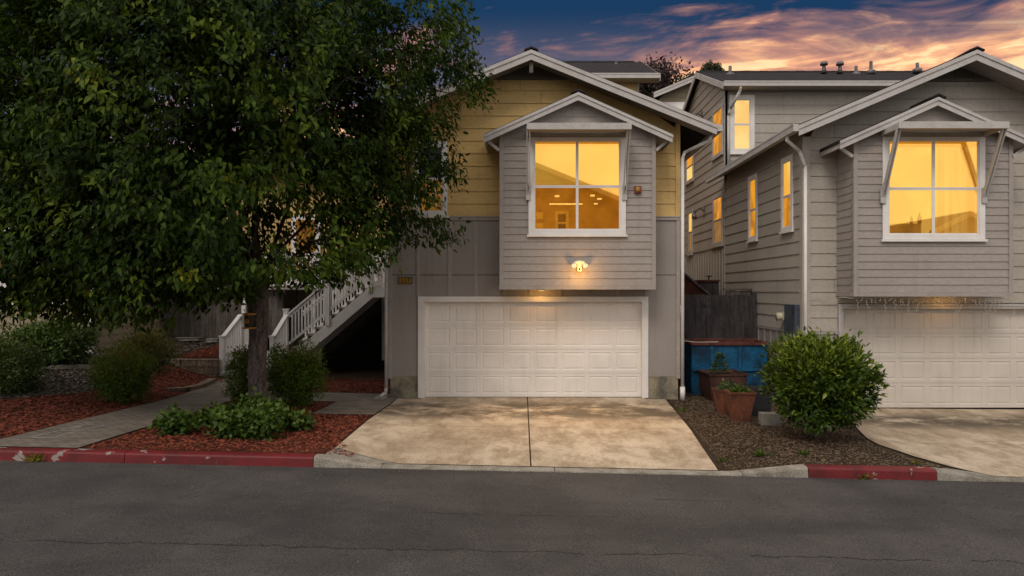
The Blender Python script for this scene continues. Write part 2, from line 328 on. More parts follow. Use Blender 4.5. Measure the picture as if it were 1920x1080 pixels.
class MB:
    def __init__(s): s.v = []; s.f = []; s.smooth = False
    def quad(s, *p):
        i = len(s.v); s.v += [tuple(q) for q in p]; s.f.append(tuple(range(i, i+len(p)))); return s
    def box(s, x0, x1, y0, y1, z0, z1):
        i = len(s.v)
        s.v += [(x0,y0,z0),(x1,y0,z0),(x1,y1,z0),(x0,y1,z0),(x0,y0,z1),(x1,y0,z1),(x1,y1,z1),(x0,y1,z1)]
        s.f += [tuple(i+k for k in q) for q in ((0,3,2,1),(4,5,6,7),(0,1,5,4),(1,2,6,5),(2,3,7,6),(3,0,4,7))]; return s
    def prism(s, pts, d):      # polygon pts (3D) extruded by vector d
        i = len(s.v); n = len(pts); s.v += [tuple(p) for p in pts]; s.v += [(p[0]+d[0], p[1]+d[1], p[2]+d[2]) for p in pts]
        s.f.append(tuple(range(i, i+n))); s.f.append(tuple(range(i+2*n-1, i+n-1, -1)))
        for k in range(n): a = i+k; b = i+(k+1) % n; s.f.append((a, b, b+n, a+n))
        return s
    def bar(s, a, b, w_, h_):  # rectangular bar from a to b
        a = Vector(a); b = Vector(b); d = (b-a).normalized()
        up = Vector((0, 0, 1)) if abs(d.z) < .95 else Vector((0, 1, 0))
        sx = d.cross(up).normalized()*w_*.5; sz = sx.cross(d).normalized()*h_*.5
        pts = [a-sx-sz, a+sx-sz, a+sx+sz, a-sx+sz]; return s.prism(pts, b-a)
    def tube(s, path, rad, n=8, cap=True):
        path = [Vector(p) for p in path]; m = len(path)
        if not isinstance(rad, (list, tuple)): rad = [rad]*m
        base = len(s.v); ref = Vector((.13, .97, .2)).normalized()
        for i, p in enumerate(path):
            d = (path[min(i+1, m-1)]-path[max(i-1, 0)]).normalized()
            if abs(d.dot(ref)) > .95: ref = Vector((1, .1, 0)).normalized()
            u = d.cross(ref).normalized(); w2 = d.cross(u)
            for k in range(n):
                a = 2*math.pi*k/n; s.v.append(tuple(p+(u*math.cos(a)+w2*math.sin(a))*rad[i]))
        for i in range(m-1):
            for k in range(n):
                a = base+i*n+k; b = base+i*n+(k+1) % n; s.f.append((a, b, b+n, a+n))
        if cap: s.f.append(tuple(base+k for k in range(n))[::-1]); s.f.append(tuple(base+(m-1)*n+k for k in range(n)))
        return s
    def lathe(s, c, prof, n=16, sq=False):   # prof: (r, z)
        base = len(s.v)
        for r, z in prof:
            for k in range(n):
                a = 2*math.pi*(k+.5)/n; rr = r
                if sq: rr = r/max(abs(math.cos(a)), abs(math.sin(a)))*(.98 if True else 1)
                s.v.append((c[0]+rr*math.cos(a), c[1]+rr*math.sin(a), c[2]+z))
        for i in range(len(prof)-1):
            for k in range(n):
                a = base+i*n+k; b = base+i*n+(k+1) % n; s.f.append((a, b, b+n, a+n))
        s.f.append(tuple(base+k for k in range(n))[::-1]); s.f.append(tuple(base+(len(prof)-1)*n+k for k in range(n))); return s
    def split(s, name, m, parent=None, smooth=False, bevel=0.0):
        p = list(range(len(s.v)))
        def fd(i):
            while p[i] != i: p[i] = p[p[i]]; i = p[i]
            return i
        for f in s.f:
            for k in f[1:]: p[fd(k)] = fd(f[0])
        gs = {}
        for f in s.f: gs.setdefault(fd(f[0]), []).append(f)
        out = []
        for fs in gs.values():
            ids = sorted({i for f in fs for i in f}); mp = {j: k for k, j in enumerate(ids)}; q = MB(); q.v = [s.v[i] for i in ids]; q.f = [tuple(mp[i] for i in f) for f in fs]; out.append(q.build(name, m, parent, smooth, bevel))
        return out
    def build(s, name, m, parent=None, smooth=False, bevel=0.0):
        me = bpy.data.meshes.new(name); off = wloc(parent) if parent else Vector((0, 0, 0))
        me.from_pydata([(v[0]-off.x, v[1]-off.y, v[2]-off.z) for v in s.v], [], s.f)
        me.materials.append(m); me.update()
        o = bpy.data.objects.new(name, me); C.objects.link(o); o.parent = parent
        if smooth:
            for p in me.polygons: p.use_smooth = True
        if bevel:
            bv = o.modifiers.new('bevel', 'BEVEL'); bv.width = bevel; bv.segments = 2; bv.limit_method = 'ANGLE'
        return o

JR = random.Random(12); JOINTS = MB()
def lap(mb, axis, plane, a0, a1, z0, z1, sp, lip=.016, sgn=-1, clip=None, holes=(), zstart=None):
    """lapped boards on a wall; axis 'x': wall faces -Y; axis 'y': wall faces X by sgn. clip(z)->(amin, amax)"""
    def P(a, z, off): return (a, plane-off, z) if axis == 'x' else (plane+sgn*off, a, z)
    k = math.floor((z0-(zstart if zstart is not None else z0))/sp); zz = (zstart if zstart is not None else z0)+k*sp
    while zz < z1-1e-4:
        b, tz = max(zz, z0), min(zz+sp, z1); o = lambda z: lip*(1-(z-zz)/sp)+.002
        cuts = sorted({b, tz, *[h[2] for h in holes if b < h[2] < tz], *[h[3] for h in holes if b < h[3] < tz]})
        for i in range(len(cuts)-1):
            p, q = cuts[i], cuts[i+1]; segs = [(a0, a1)]
            for h in holes:
                if h[2] < q-1e-5 and h[3] > p+1e-5:
                    ns = []
                    for (u, v) in segs:
                        if h[1] <= u or h[0] >= v: ns.append((u, v)); continue
                        if u < h[0]: ns.append((u, h[0]))
                        if v > h[1]: ns.append((h[1], v))
                    segs = ns
            for (u, v) in segs:
                if clip:
                    lp, hp = clip(p); lq, hq = clip(q); u1, v1, u2, v2 = max(u, lp), min(v, hp), max(u, lq), min(v, hq)
                    if v1 <= u1: continue
                    if v2 < u2: u2 = v2 = (lq+hq)/2
                else: u1 = u2 = u; v1 = v2 = v
                mb.quad(P(u1, p, o(p)), P(v1, p, o(p)), P(v2, q, o(q)), P(u2, q, o(q)))
                if i == 0 and sp > .2 and v1-u1 > 1.2 and not clip or (i == 0 and clip and sp > .2 and v1-u1 > 1.6):
                    ju = JR.uniform(u1+.3, min(v1, v2)-.3)
                    if JR.random() < .7 and ju > max(u1, u2)+.1: JOINTS.quad(P(ju, p, o(p)+.001), P(ju+.007, p, o(p)+.001), P(ju+.007, q, o(q)+.001), P(ju, q, o(q)+.001))
                if i == 0: mb.quad(P(u1, p, -.012), P(v1, p, -.012), P(v1, p, o(p)), P(u1, p, o(p)))
        zz += sp

def window(parent, axis, plane, a0, a1, z0, z1, tw, mtop, mbot, cols=1, sgn=-1, sill=True, split=.5, trimmat=None, panes=True, tw_top=None):
    """double-hung window: trim frame (the part) > pane, sill. a: along the wall"""
    trimmat = trimmat or M_whited; twt = tw_top or tw
    def bx(mb, u0, u1, f0, f1, w0, w1):    # f: distance out of the wall
        if axis == 'x': mb.box(u0, u1, plane-f1, plane-f0, w0, w1)
        else:
            xs = sorted((plane+sgn*f0, plane+sgn*f1)); mb.box(xs[0], xs[1], u0, u1, w0, w1)
    f = MB(); T = .032
    bx(f, a0, a0+tw, 0, T, z0, z1); bx(f, a1-tw, a1, 0, T, z0, z1); bx(f, a0+tw, a1-tw, 0, T, z1-twt, z1); bx(f, a0+tw, a1-tw, 0, T, z0, z0+tw*.8)
    gi0, gi1, gz0, gz1 = a0+tw, a1-tw, z0+tw*.8, z1-twt; s = .028; zm = gz0+(gz1-gz0)*split
    cw = (gi1-gi0)/cols; pt = MB(); pb = MB()
    for c in range(cols):
        u0, u1 = gi0+c*cw, gi0+(c+1)*cw
        for (w0, w1, ff, pm) in ((zm, gz1, .016, pt), (gz0, zm, .010, pb)):
            bx(f, u0, u0+s, 0, ff, w0, w1); bx(f, u1-s, u1, 0, ff, w0, w1); bx(f, u0+s, u1-s, 0, ff, w1-s, w1); bx(f, u0+s, u1-s, 0, ff, w0, w0+s)
            bx(pm, u0+s, u1-s, -.004, .004, w0+s, w1-s)
    fo = f.build('window', trimmat, parent)
    if panes: pt.build('pane', mtop, fo); pb.build('pane', mbot, fo)
    if sill:
        sl = MB(); bx(sl, a0-.03, a1+.03, .0, .06, z0-.05, z0-.004); sl.build('sill', trimmat, fo)
    return fo

def garage_door(parent, x0, x1, z0, z1, y, m, trim=(.135, .118), trimtop=.118):
    d = MB(); nc, nr = 8, 4; cw = (x1-x0)/nc; rh = (z1-z0)/nr
    for r in range(nr):
        for c in range(nc):
            a0, a1 = x0+c*cw, x0+(c+1)*cw; b0, b1 = z0+r*rh+.004, z0+(r+1)*rh-.004
            ring = [(a0, a1, b0, b1, 0), (a0+.055, a1-.055, b0+.075, b1-.065, 0), (a0+.066, a1-.066, b0+.086, b1-.076, .010),
                    (a0+.085, a1-.085, b0+.105, b1-.095, .010), (a0+.098, a1-.098, b0+.118, b1-.108, .002)]
            i = len(d.v)
            for (p, q, s, t, o) in ring: d.v += [(p, y+o, s), (q, y+o, s), (q, y+o, t), (p, y+o, t)]
            for k in range(4):
                for e in range(4): d.f.append((i+4*k+e, i+4*k+(e+1) % 4, i+4*k+4+(e+1) % 4, i+4*k+4+e))
            d.f.append((i+16, i+17, i+18, i+19))
        if r: d.box(x0, x1, y+.008, y+.02, z0+r*rh-.006, z0+r*rh+.006)
    o = d.build('garage_door', m, parent)
    t = MB(); t.box(x0, x1, y-.006, y+.02, z0-.012, z0+.004); t.build('door_seal', M_black, o)
    return o

def gable_roof(parent, xc, half, zpk, slope, y0, y1, th, barge_h, bargemat, shing=M_shing, name='roof', cap=True, bx_th=.03):
    """ridge along Y. zpk: top of the shingles at the ridge"""
    r = MB()
    for s in (-1, 1):
        ze = zpk-slope*half
        r.prism([(xc, y0, zpk), (xc+s*half, y0, ze), (xc+s*half, y0, ze-th), (xc, y0, zpk-th)], (0, y1-y0, 0))
    ro = r.build(name, shing, parent)
    b = MB(); drop = .03
    for s in (-1, 1):
        ze = zpk-slope*half
        b.prism([(xc, y0+.005-bx_th, zpk-drop), (xc+s*(half-.005), y0+.005-bx_th, ze-drop), (xc+s*(half-.005), y0+.005-bx_th, ze-drop-barge_h), (xc, y0+.005-bx_th, zpk-drop-barge_h)], (0, bx_th-.01, 0))
        b.prism([(xc, y0-.016-bx_th, zpk-drop+.006), (xc+s*(half+.004), y0-.016-bx_th, ze-drop+.006), (xc+s*(half+.004), y0-.016-bx_th, ze-drop-barge_h*.36), (xc, y0-.016-bx_th, zpk-drop-barge_h*.36)], (0, .016, 0))
    b.build('bargeboard', bargemat, parent)
    if cap:
        c = MB(); n = int((y1-y0)/.25)
        for i in range(min(n, 14)):
            ya = y0-.05+i*.25
            for s in (-1, 1):
                c.prism([(xc, ya, zpk+.045), (xc+s*.15, ya, zpk+.045-slope*.15), (xc+s*.15, ya, zpk+.012-slope*.15), (xc, ya, zpk+.012)], (0, .24, 0))
        c.build('ridge_cap', shing, ro)
    return ro

def pipe(parent, pts, m, w=.07, name='downspout'):
    o = MB()
    for i in range(len(pts)-1):
        o.tube([pts[i], pts[i+1]], w*.5, 8)
    for p in pts[1:-1]: o.lathe((p[0], p[1], p[2]-w*.45), [(w*.30, 0), (w*.5, w*.2), (w*.53, w*.45), (w*.5, w*.7), (w*.30, w*.9)], 8)
    return o.build(name, m, parent, smooth=True)

# ------------------------------------------------------------------ ground, road, kerbs
def lerp(x, xs, ys): return float(np.interp(x, xs, ys))
def smst(x, a, b): t = min(1, max(0, (x-a)/(b-a))); return t*t*(3-2*t)
def zr(X): return -0.04-0.0215*X
CE = 9.12                                                     # kerb face
def dropk(X):                                                 # kerb height along the street (lowered at the driveways)
    return lerp(X, [-2.75, -1.9, 2.75, 3.75, 5.50, 6.35], [.138, .02, .02, .138, .138, .02])
def ztgt(X): return lerp(X, [-7.5, -3.2, -2.5, 2.9, 4.2, 6.4, 12], [.10, .0, .0, -.01, -.06, -.118, -.16])
def G(X, Y):
    zc = zr(X)+dropk(X)-.006; t = min(1, max(0, (Y-CE-.12)/5.0)); z = zc+(ztgt(X)-zc)*t
    e = lerp(Y, [9.25, 12, 14, 15.25, 16.5, 17.5, 20.5, 26], [0, .12, .30, .50, .60, .68, .92, 1.05])
    z += e*smst(-X, 7.6, 10.6)
    if X < -7.85: z = z+(max(z, .60+.13*(Y-18))-z)*smst(Y, 17.7, 17.95)
    if X > -7.5: z += 0
    return z
STEP = .25
def gridsheet(name, x0, x1, y0, y1, m, step, zf, bump=0.0):
    nx, ny = int(round((x1-x0)/step)), int(round((y1-y0)/step)); v = []; f = []
    for j in range(ny+1):
        for i in range(nx+1):
            X, Y = x0+i*step, y0+j*step; v.append((X, Y, zf(X, Y)))
    for j in range(ny):
        for i in range(nx): a = j*(nx+1)+i; f.append((a, a+1, a+nx+2, a+nx+1))
    mb = MB(); mb.v = v; mb.f = f; return mb.build(name, m)
def patch(name, poly, dz, m, zf=G, parent=None, step=STEP):
    bm = bmesh.new(); bm.faces.new([bm.verts.new((p[0], p[1], 0)) for p in poly])
    xs = [p[0] for p in poly]; ys = [p[1] for p in poly]
    for ax, lo, hi in ((0, min(xs), max(xs)), (1, min(ys), max(ys))):
        k = math.ceil(lo/step)
        while k*step < hi:
            co = (k*step, 0, 0) if ax == 0 else (0, k*step, 0); no = (1, 0, 0) if ax == 0 else (0, 1, 0)
            bmesh.ops.bisect_plane(bm, geom=bm.verts[:]+bm.edges[:]+bm.faces[:], plane_co=co, plane_no=no); k += 1
    for v in bm.verts: v.co.z = zf(v.co.x, v.co.y)+dz
    bmesh.ops.triangulate(bm, faces=bm.faces[:])
    me = bpy.data.meshes.new(name); bm.to_mesh(me); bm.free(); me.materials.append(m)
    o = bpy.data.objects.new(name, me); C.objects.link(o); o.parent = parent
    return o
def struct(o): o['kind'] = 'structure'; return o

struct(MB().quad((-600, -300, -2.2), (600, -300, -2.2), (600, 900, -2.2), (-600, 900, -2.2)).build('ground', M_far))
struct(gridsheet('terrain', -22, 20, CE+.13, 26.13, M_dirt, .25, lambda X, Y: G(X, Y)-.0))
struct(gridsheet('far_terrain', -60, 60, 26.0, 66, M_far, 4, lambda X, Y: .8+.02*(Y-26)))
struct(gridsheet('road', -40, 40, -10+.0, CE+.02-.12+.12, M_asph, 1.0, lambda X, Y: zr(X)) if False else MB().quad((-40, -12, zr(-40)), (40, -12, zr(40)), (40, CE+.05, zr(40)), (-40, CE+.05, zr(-40))).build('road', M_asph))

def kerb(name, x0, x1, m, label=None):
    mb = MB(); n = max(2, int((x1-x0)/.12)); prof = []
    for i in range(n+1):
        X = x0+(x1-x0)*i/n; h = dropk(X); z = zr(X); r = min(.03, h*.4)
        wob = .003*math.sin(X*7)+.002*math.sin(X*17)
        prof.append([(X, CE-.02+wob, z-.05), (X, CE-.005+wob, z+h-r), (X, CE+.004+wob, z+h-r*.35), (X, CE+.025+wob, z+h), (X, CE+.16, z+h+.003), (X, CE+.16, z-.05)])
    for p in prof: mb.v += p
    for i in range(n):
        for k in range(5): a = i*6+k; mb.f.append((a, a+1, a+7, a+6))
    mb.f.append((0, 1, 2, 3, 4, 5)); mb.f.append(tuple(n*6+k for k in range(6)))
    o = mb.build(name, m); struct(o); return o
for (a, b) in ((-16.0, -12.0), (-11.99, -9.05), (-9.04, -5.355), (-5.345, -2.835)): kerb('kerb', a, b, M_red)
kerb('kerb', -2.825, -1.93, M_curb); kerb('kerb', -1.92, .39, M_curb); kerb('kerb', .40, 2.9, M_curb); kerb('kerb', 2.91, 3.775, M_curb)
kerb('kerb', 3.785, 5.49, M_red); kerb('kerb', 5.50, 6.5, M_curb); kerb('kerb', 6.51, 14, M_curb)

# left driveway in two slabs per row, right driveway
jl = lambda Y: .075-.03*(Y-9.3)/5.8
def slab(nm, pts, m, dz=.016): return struct(patch(nm, pts, dz, m))
Y0d, Ymid, Y1d = CE+.165, 11.87, 15.06
left_edge = [(-2.80, 14.93), (-2.78, 12.0), (-2.66, 10.2), (-2.50, 9.62), (-2.2, 9.40), (-1.7, Y0d)]
slab('driveway', [(-2.79, Ymid+.006), (jl(Ymid)-.010, Ymid+.006), (jl(Y1d)-.010, Y1d+.10), (-2.30, Y1d+.10), (-2.30, 14.93), (-2.80, 14.93)], M_drive)
slab('driveway', [(-1.7, Y0d), (jl(Y0d)-.010, Y0d), (jl(Ymid)-.010, Ymid-.006), (-2.78, Ymid-.006), (-2.70, 9.72), (-2.25, 9.50)], M_drive)
slab('driveway', [(jl(Ymid)+.010, Ymid+.006), (2.86, Ymid+.006), (3.06, 14.93), (2.64, 14.93), (2.64, Y1d+.1), (jl(Y1d)+.010, Y1d+.10)], M_drive)
slab('driveway', [(jl(Y0d)+.010, Y0d), (2.62, Y0d), (2.86, Ymid-.006), (jl(Ymid)+.010, Ymid-.006)], M_drive)
slab('driveway', [(6.4, Y0d), (14, Y0d), (14, 11.2), (5.62, 11.2), (5.55, 10.7), (5.7, 10.0), (5.95, 9.55)], M_drive2)
slab('driveway', [(5.62, 11.212), (14, 11.212), (14, 14.42), (6.45, 14.42), (6.35, 13.5), (6.0, 12.4)], M_drive2)

struct(patch('kerb_apron', [(-2.72, CE+.14), (-1.6, CE+.14), (-1.6, 9.32), (-2.25, 9.53), (-2.72, 9.75)], .010, M_curb)); struct(patch('kerb_apron', [(5.6, CE+.14), (7.5, CE+.14), (7.5, 9.32), (6.2, 9.42), (5.8, 9.40)], .008, M_curb))
# mulch, gravel, walkway, pavers
struct(patch('mulch_bed', [(-6.05, CE+.15), (-2.74, CE+.15), (-2.74, 9.72), (-2.82, 12.0), (-2.84, 12.72), (-3.98, 12.72), (-3.98, 14.38), (-6.1, 14.38)], .012, M_mulch))
struct(patch('mulch_bed', [(-6.1, 15.62), (-3.05, 15.62), (-3.05, 18.2), (-7.7, 18.2), (-7.7, 17.2), (-6.1, 17.2)], .012, M_mulch))
struct(patch('mulch_bed', [(-16, CE+.15), (-7.52, CE+.15), (-7.50, 17.6), (-9.2, 17.6), (-8.8, 15.0), (-9.3, 13.6), (-9.9, 12.6), (-11, 12.0), (-16, 11.6)], .012, M_mulch))
struct(patch('mulch_bed', [(-9.4, 17.98), (-7.6, 17.98), (-7.6, 20.4), (-8.6, 20.2)], .014, M_mulch))
struct(patch('gravel_bed', [(-16, 11.65), (-11, 12.05), (-9.9, 12.66), (-9.3, 13.7), (-8.85, 15.0), (-9.6, 17.5), (-16, 17.5)], .008, M_gravel))
struct(patch('walkway', [(-7.50, CE+.15), (-6.08, CE+.15), (-6.12, 14.40), (-6.12, 15.60), (-6.12, 17.2), (-7.72, 17.5), (-7.48, 15.0)], .020, M_paver))
struct(patch('paver_path', [(-6.11, 14.40), (-3.98, 14.40), (-3.98, 12.74), (-2.83, 12.74), (-2.82, 15.06), (-3.03, 15.06), (-3.03, 15.60), (-6.11, 15.60)], .020, M_paver))

# scattered chips and litter: real little pieces lying on the beds
def in_poly(x, y, P):
    c = False; j = len(P)-1
    for i in range(len(P)):
        if (P[i][1] > y) != (P[j][1] > y) and x < (P[j][0]-P[i][0])*(y-P[i][1])/(P[j][1]-P[i][1])+P[i][0]: c = not c
        j = i
    return c
def scatter(name, polys, n, m, smin, smax, dz, label, cat, seed, asp=.35, tilt=.35):
    rg = random.Random(seed); mb = MB()
    areas = []
    for P in polys:
        xs = [p[0] for p in P]; ys = [p[1] for p in P]; areas.append((min(xs), max(xs), min(ys), max(ys), P))
    wts = [(a[1]-a[0])*(a[3]-a[2]) for a in areas]
    for _ in range(n):
        a = rg.choices(areas, wts)[0]; x = rg.uniform(a[0], a[1]); y = rg.uniform(a[2], a[3])
        if not in_poly(x, y, a[4]): continue
        L = rg.uniform(smin, smax); W = L*asp*rg.uniform(.6, 1.5); th = rg.uniform(0, math.pi); z = G(x, y)+dz+rg.uniform(0, .012)
        u = Vector((math.cos(th), math.sin(th), rg.uniform(-tilt, tilt)))*L*.5; v = Vector((-math.sin(th), math.cos(th), rg.uniform(-tilt, tilt)))*W*.5
        c = Vector((x, y, z)); mb.quad(c-u-v, c+u-v*.6, c+u*.9+v, c-u*.8+v*.9)
    o = mb.build(name, m); tag(o, label, cat, kind='stuff'); return o
M_chip  = mat('loose_bark_chip', (.26, .060, .028), .9, .9, 60, col2=(.07, .018, .010))
M_litr  = mat('dry_leaf_litter', (.17, .118, .072), .9, .9, 90, col2=(.045, .030, .020))
M_peb   = mat('pale_pebble', (.17, .14, .11), .9, .9, 40, col2=(.05, .042, .036))
lawnL = [(-12, CE+.2), (-7.55, CE+.2), (-7.55, 17.4), (-9.2, 17.4), (-8.8, 15.0), (-9.3, 13.6), (-9.9, 12.6), (-12, 12.0)]
bedM = [(-6.0, CE+.2), (-2.3, CE+.22), (-2.75, 10.2), (-2.9, 12.65), (-4.05, 12.7), (-4.05, 14.3), (-6.05, 14.3)]
scatter('bark_chips', [lawnL, bedM, [(-6, 15.7), (-3.1, 15.7), (-3.1, 17.5), (-6, 17.5)], [(-9.2, 18.1), (-7.9, 18.1), (-7.9, 20.2), (-8.6, 20)]], 26000, M_chip, .03, .085, .012, 'loose red bark chips spread over the garden beds left of the driveway', 'bark mulch', 1)
dirtR = [(2.75, CE+.2), (5.9, CE+.2), (5.55, 9.8), (5.45, 10.7), (5.9, 12.4), (6.3, 14.2), (5.7, 15.6), (3.5, 15.6), (3.12, 14.8)]
scatter('leaf_litter', [dirtR], 22000, M_litr, .012, .042, .004, 'dry brown leaf litter on the bare strip between the two driveways', 'leaf litter', 2, .5)
scatter('pebbles', [[(-13, 12), (-11, 12.1), (-9.9, 12.7), (-9.2, 13.8), (-8.9, 15), (-9.6, 17.4), (-13, 17.4)], [(-12, 17.6), (-9.4, 18.2), (-8.6, 20.3), (-12, 20.3)]], 9000, M_peb, .03, .07, .006, 'dark gravel and pebbles on the sloping terrace at the left', 'gravel', 3, .7)

M_yell = mat('dry_yellow_leaf', (.20, .13, .05), .8, .8, 30, col2=(.09, .055, .03))
def street_leaves():
    rg = random.Random(9); mb = MB()
    for i in range(300):
        k = rg.random()
        if k < .55: x, y = rg.uniform(-8, 6.5), 9.10-abs(rg.gauss(0, .05)); z = zr(x)+.004
        elif k < .62: x, y = rg.uniform(-8, 3), rg.uniform(6, 9); z = zr(x)+.004
        else:
            x, y = rg.choice((rg.gauss(-2.6, .12), rg.gauss(2.8, .12), rg.uniform(-7.4, -6.1), rg.uniform(5.9, 6.4))), rg.uniform(9.9, 14); z = G(x, y)+.024
        L = rg.uniform(.008, .024); th = rg.uniform(0, 6.28); u = Vector((math.cos(th), math.sin(th), rg.uniform(-.2, .4)))*L; v = Vector((-math.sin(th), math.cos(th), 0))*L*.45; c = Vector((x, y, z))
        mb.quad(c-u, c+v, c+u, c-v)
    tag(mb.build('fallen_leaves', M_yell), 'tiny dry leaves blown along the kerb foot and over the paving', 'fallen leaves', kind='stuff')
street_leaves()
# chalk hopscotch on the walkway
def chalk_pt(px, py): Y = (CZ-.11)*F/(py-VY); return ((px-VX)*Y/F, Y)
ch = thing('chalk_drawing', (-7.2, 9.8, G(-7.2, 9.8)+.02), 'pale chalk squares drawn on the brick walkway near the red kerb', 'chalk drawing')
def chalk_line(a, b, wd=.022):
    (x0, y0), (x1, y1) = chalk_pt(*a), chalk_pt(*b); d = Vector((x1-x0, y1-y0)).normalized(); n = Vector((-d.y, d.x))*wd
    mb = MB(); k = 8
    for i in range(k):
        p = [(x0+(x1-x0)*t, y0+(y1-y0)*t) for t in (i/k, (i+1)/k)]
        mb.quad(*[(q[0]+s*n.x, q[1]+s*n.y, G(q[0]+s*n.x, q[1]+s*n.y)+.025) for q, s in ((p[0], -1), (p[1], -1), (p[1], 1), (p[0], 1))])
    return mb
allc = MB()
for a, b in (((56, 838), (111, 822)), ((146, 822), (96, 839)), ((96, 839), (56, 838)), ((111, 822), (146, 822)), ((113, 821), (161, 807)), ((161, 807), (194, 809)), ((194, 809), (146, 822)), ((128, 818), (152, 811)), ((136, 819), (154, 812)), ((122, 820), (140, 820)), ((206, 790), (222, 788))):
    q = chalk_line(a, b, .016); i = len(allc.v); allc.v += q.v; allc.f += [tuple(i+k for k in f) for f in q.f]
allc.build('chalk_line', M_chalk, ch)

# ------------------------------------------------------------------ the middle house
HY = 15.06; XL, XR = -3.02, 3.41
H = thing('house', (0.2, HY, 0), 'ochre and grey house in the middle with white garage door and a box bay', 'house', 'gabled houses facing the street')
# foundation
mb = MB(); mb.box(XL+.04, -2.366, HY-.01, HY+.5, -.1, .50); mb.box(2.706, XR-.04, HY-.01, HY+.5, -.1, .50); mb.split('foundation', M_conc, H, bevel=.01)
# main volume behind the cladding: leaves the bay room and the garage opening free in front
mb = MB()
mb.box(XL+.03, -2.225, HY+.01, HY+.3, .45, 6.0); mb.box(2.566, XR-.03, HY+.01, HY+.3, .45, 6.0); mb.box(-2.23, 2.57, HY+.01, HY+.3, 2.13, 2.9)
mb.box(XL+.03, XL+.2, HY+.3, 21.4, 0, 5.95); mb.box(XR-.2, XR-.03, HY+.3, 21.4, -.1, 5.95); mb.box(-2.3, 2.6, HY+.5, HY+.6, 0, 2.2)
mb.build('core', M_gpanel, H)
# grey board and batten level: panels, battens, band
zl, zb = .50, 3.93
mb = MB(); mb.box(XL+.02, -2.366, HY-.012, HY+.008, .497, zb); mb.box(2.707, XR-.02, HY-.012, HY+.008, .487, zb); mb.box(-2.366, 2.707, HY-.012, HY+.008, 2.248, 3.4); mb.box(-2.366, -.4, HY-.012, HY+.008, 3.4, zb); mb.box(2.6, 2.707, HY-.012, HY+.008, 3.4, zb)
mb.build('lower_cladding', M_gpanel, H)
mb = MB()
for x in (-2.36, -1.665, -1.085, -.46, .12, .76, 1.39, 2.035, 2.66):
    z0 = 2.25
    mb.box(x-.035, x+.035, HY-.034, HY-.012, z0, zb-.002 if x < -.4 or x > 2.6 else 3.3)
mb.box(XL+.0, XL+.085, HY-.038, HY+.02, .44, zb-.002); mb.box(XR-.085, XR, HY-.038, HY+.02, .44, zb-.002)
mb.split('batten', M_gtrim, H)
mb = MB()
for a, b in ((XL-.004, -.5), (2.7, XR+.004)): mb.box(a, b, HY-.046, HY+.02, zb, zb+.085); mb.box(a, b, HY-.058, HY-.046, zb+.06, zb+.085)
if 1: pass; mb.build('belly_band', M_gtrim, H)
mb = MB()
for (a, b) in ((XL+.085, -2.395), (-2.325, -1.70), (-1.63, -1.12), (-1.05, -.56), (2.76, XR-.085)): mb.box(a, b, HY-.0145, HY-.011, 2.715, 2.730)
mb.build('panel_joint', M_black, H)
# ochre siding up to the gable panel
RK = HY-.64; XC = .125; HALF = 3.92; ZPK = 7.48; SL = .403; RT = .10
def roofz(x): return ZPK-SL*abs(x-XC)
def clipL(z):   # extents of the wall under the roof at height z
    d = (ZPK-RT-.02-z)/SL; return (max(XL, XC-d), min(XR, XC+d))
ZG = 7.055
mb = MB(); winL = (-2.47+.02, -1.715-.02, 4.02, 5.66)
lap(mb, 'x', HY, XL+.1, XR-.1, 4.015, ZG, .277, .018, clip=clipL, holes=[winL, (-.40, 2.6, 3.4, 5.62)])
# backing
mb.prism([(XL+.1, HY+.005, 4.0), (-2.3, HY+.005, 4.0), (-2.3, HY+.005, 6.2), (XL+.1, HY+.005, 6.0)], (0, .02, 0))
mb.build('upper_siding', M_yel, H)
mb = MB(); mb.box(XL, XL+.1, HY-.036, HY+.02, 4.016, 6.07); mb.box(XR-.1, XR, HY-.036, HY+.02, 4.016, 6.05); mb.split('corner_board', M_yel, H)
mb = MB(); d = (ZPK-RT-ZG)/SL; mb.prism([(XC-d, HY-.008, ZG), (XC+d, HY-.008, ZG), (XC, HY-.008, ZPK-RT)], (0, .02, 0))
for x in (XC-.62, XC-.31, XC, XC+.31, XC+.62): mb.box(x-.022, x+.022, HY-.03, HY-.008, ZG+.03, roofz(x)-RT-.01)
mb.box(XC-d, XC+d, HY-.05, HY-.008, ZG-.03, ZG+.03)
mb.build('gable_panel', M_dkgab, H)
mb = MB(); mb.box(XC-.04, XC+.04, RK+.05, RK+.13, ZPK-.48, ZPK-.22); mb.build('king_post', M_dkgab, H)
# roof: back of the front wing as far as the taller rear block
gable_roof(H, XC, HALF, ZPK, SL, RK, 20.6, RT, .20, M_whited)
mb = MB()          # soffit boards under the overhangs
for s in (-1, 1):
    pz = lambda x: roofz(x)-RT-.004
    x1 = XC+s*(HALF-.03); mb.prism([(XC, RK+.02, ZPK-RT-.004), (x1, RK+.02, pz(x1)), (x1, RK+.02, pz(x1)-.02), (XC, RK+.02, ZPK-RT-.024)], (0, .60, 0))
mb.build('soffit', M_gtrim, H)
mb = MB(); xg = XC+HALF; zg = roofz(xg)
for (o, a, b, c, d2) in ((0, 0, .11, -.14, -.13), (0, .10, .115, -.14, .0)): mb.box(xg+a, xg+b, RK-.02, 20.5, zg-.02+c, zg-.02+d2+.0)
mb.box(xg-.02, xg, RK-.02, 20.5, zg-.16, zg-.02); mb.box(xg, xg+.11, RK-.03, RK-.02, zg-.16, zg-.02)
mb.build('gutter', M_whited, H)
pipe(H, [(xg-.02, RK+.35, zg-.16), (xg-.06, RK+.35, zg-.27), (XR+.10, HY-.03, zg-.48), (XR+.045, HY-.055, zg-.62), (XR+.045, HY-.055, .22)], M_white, .075)
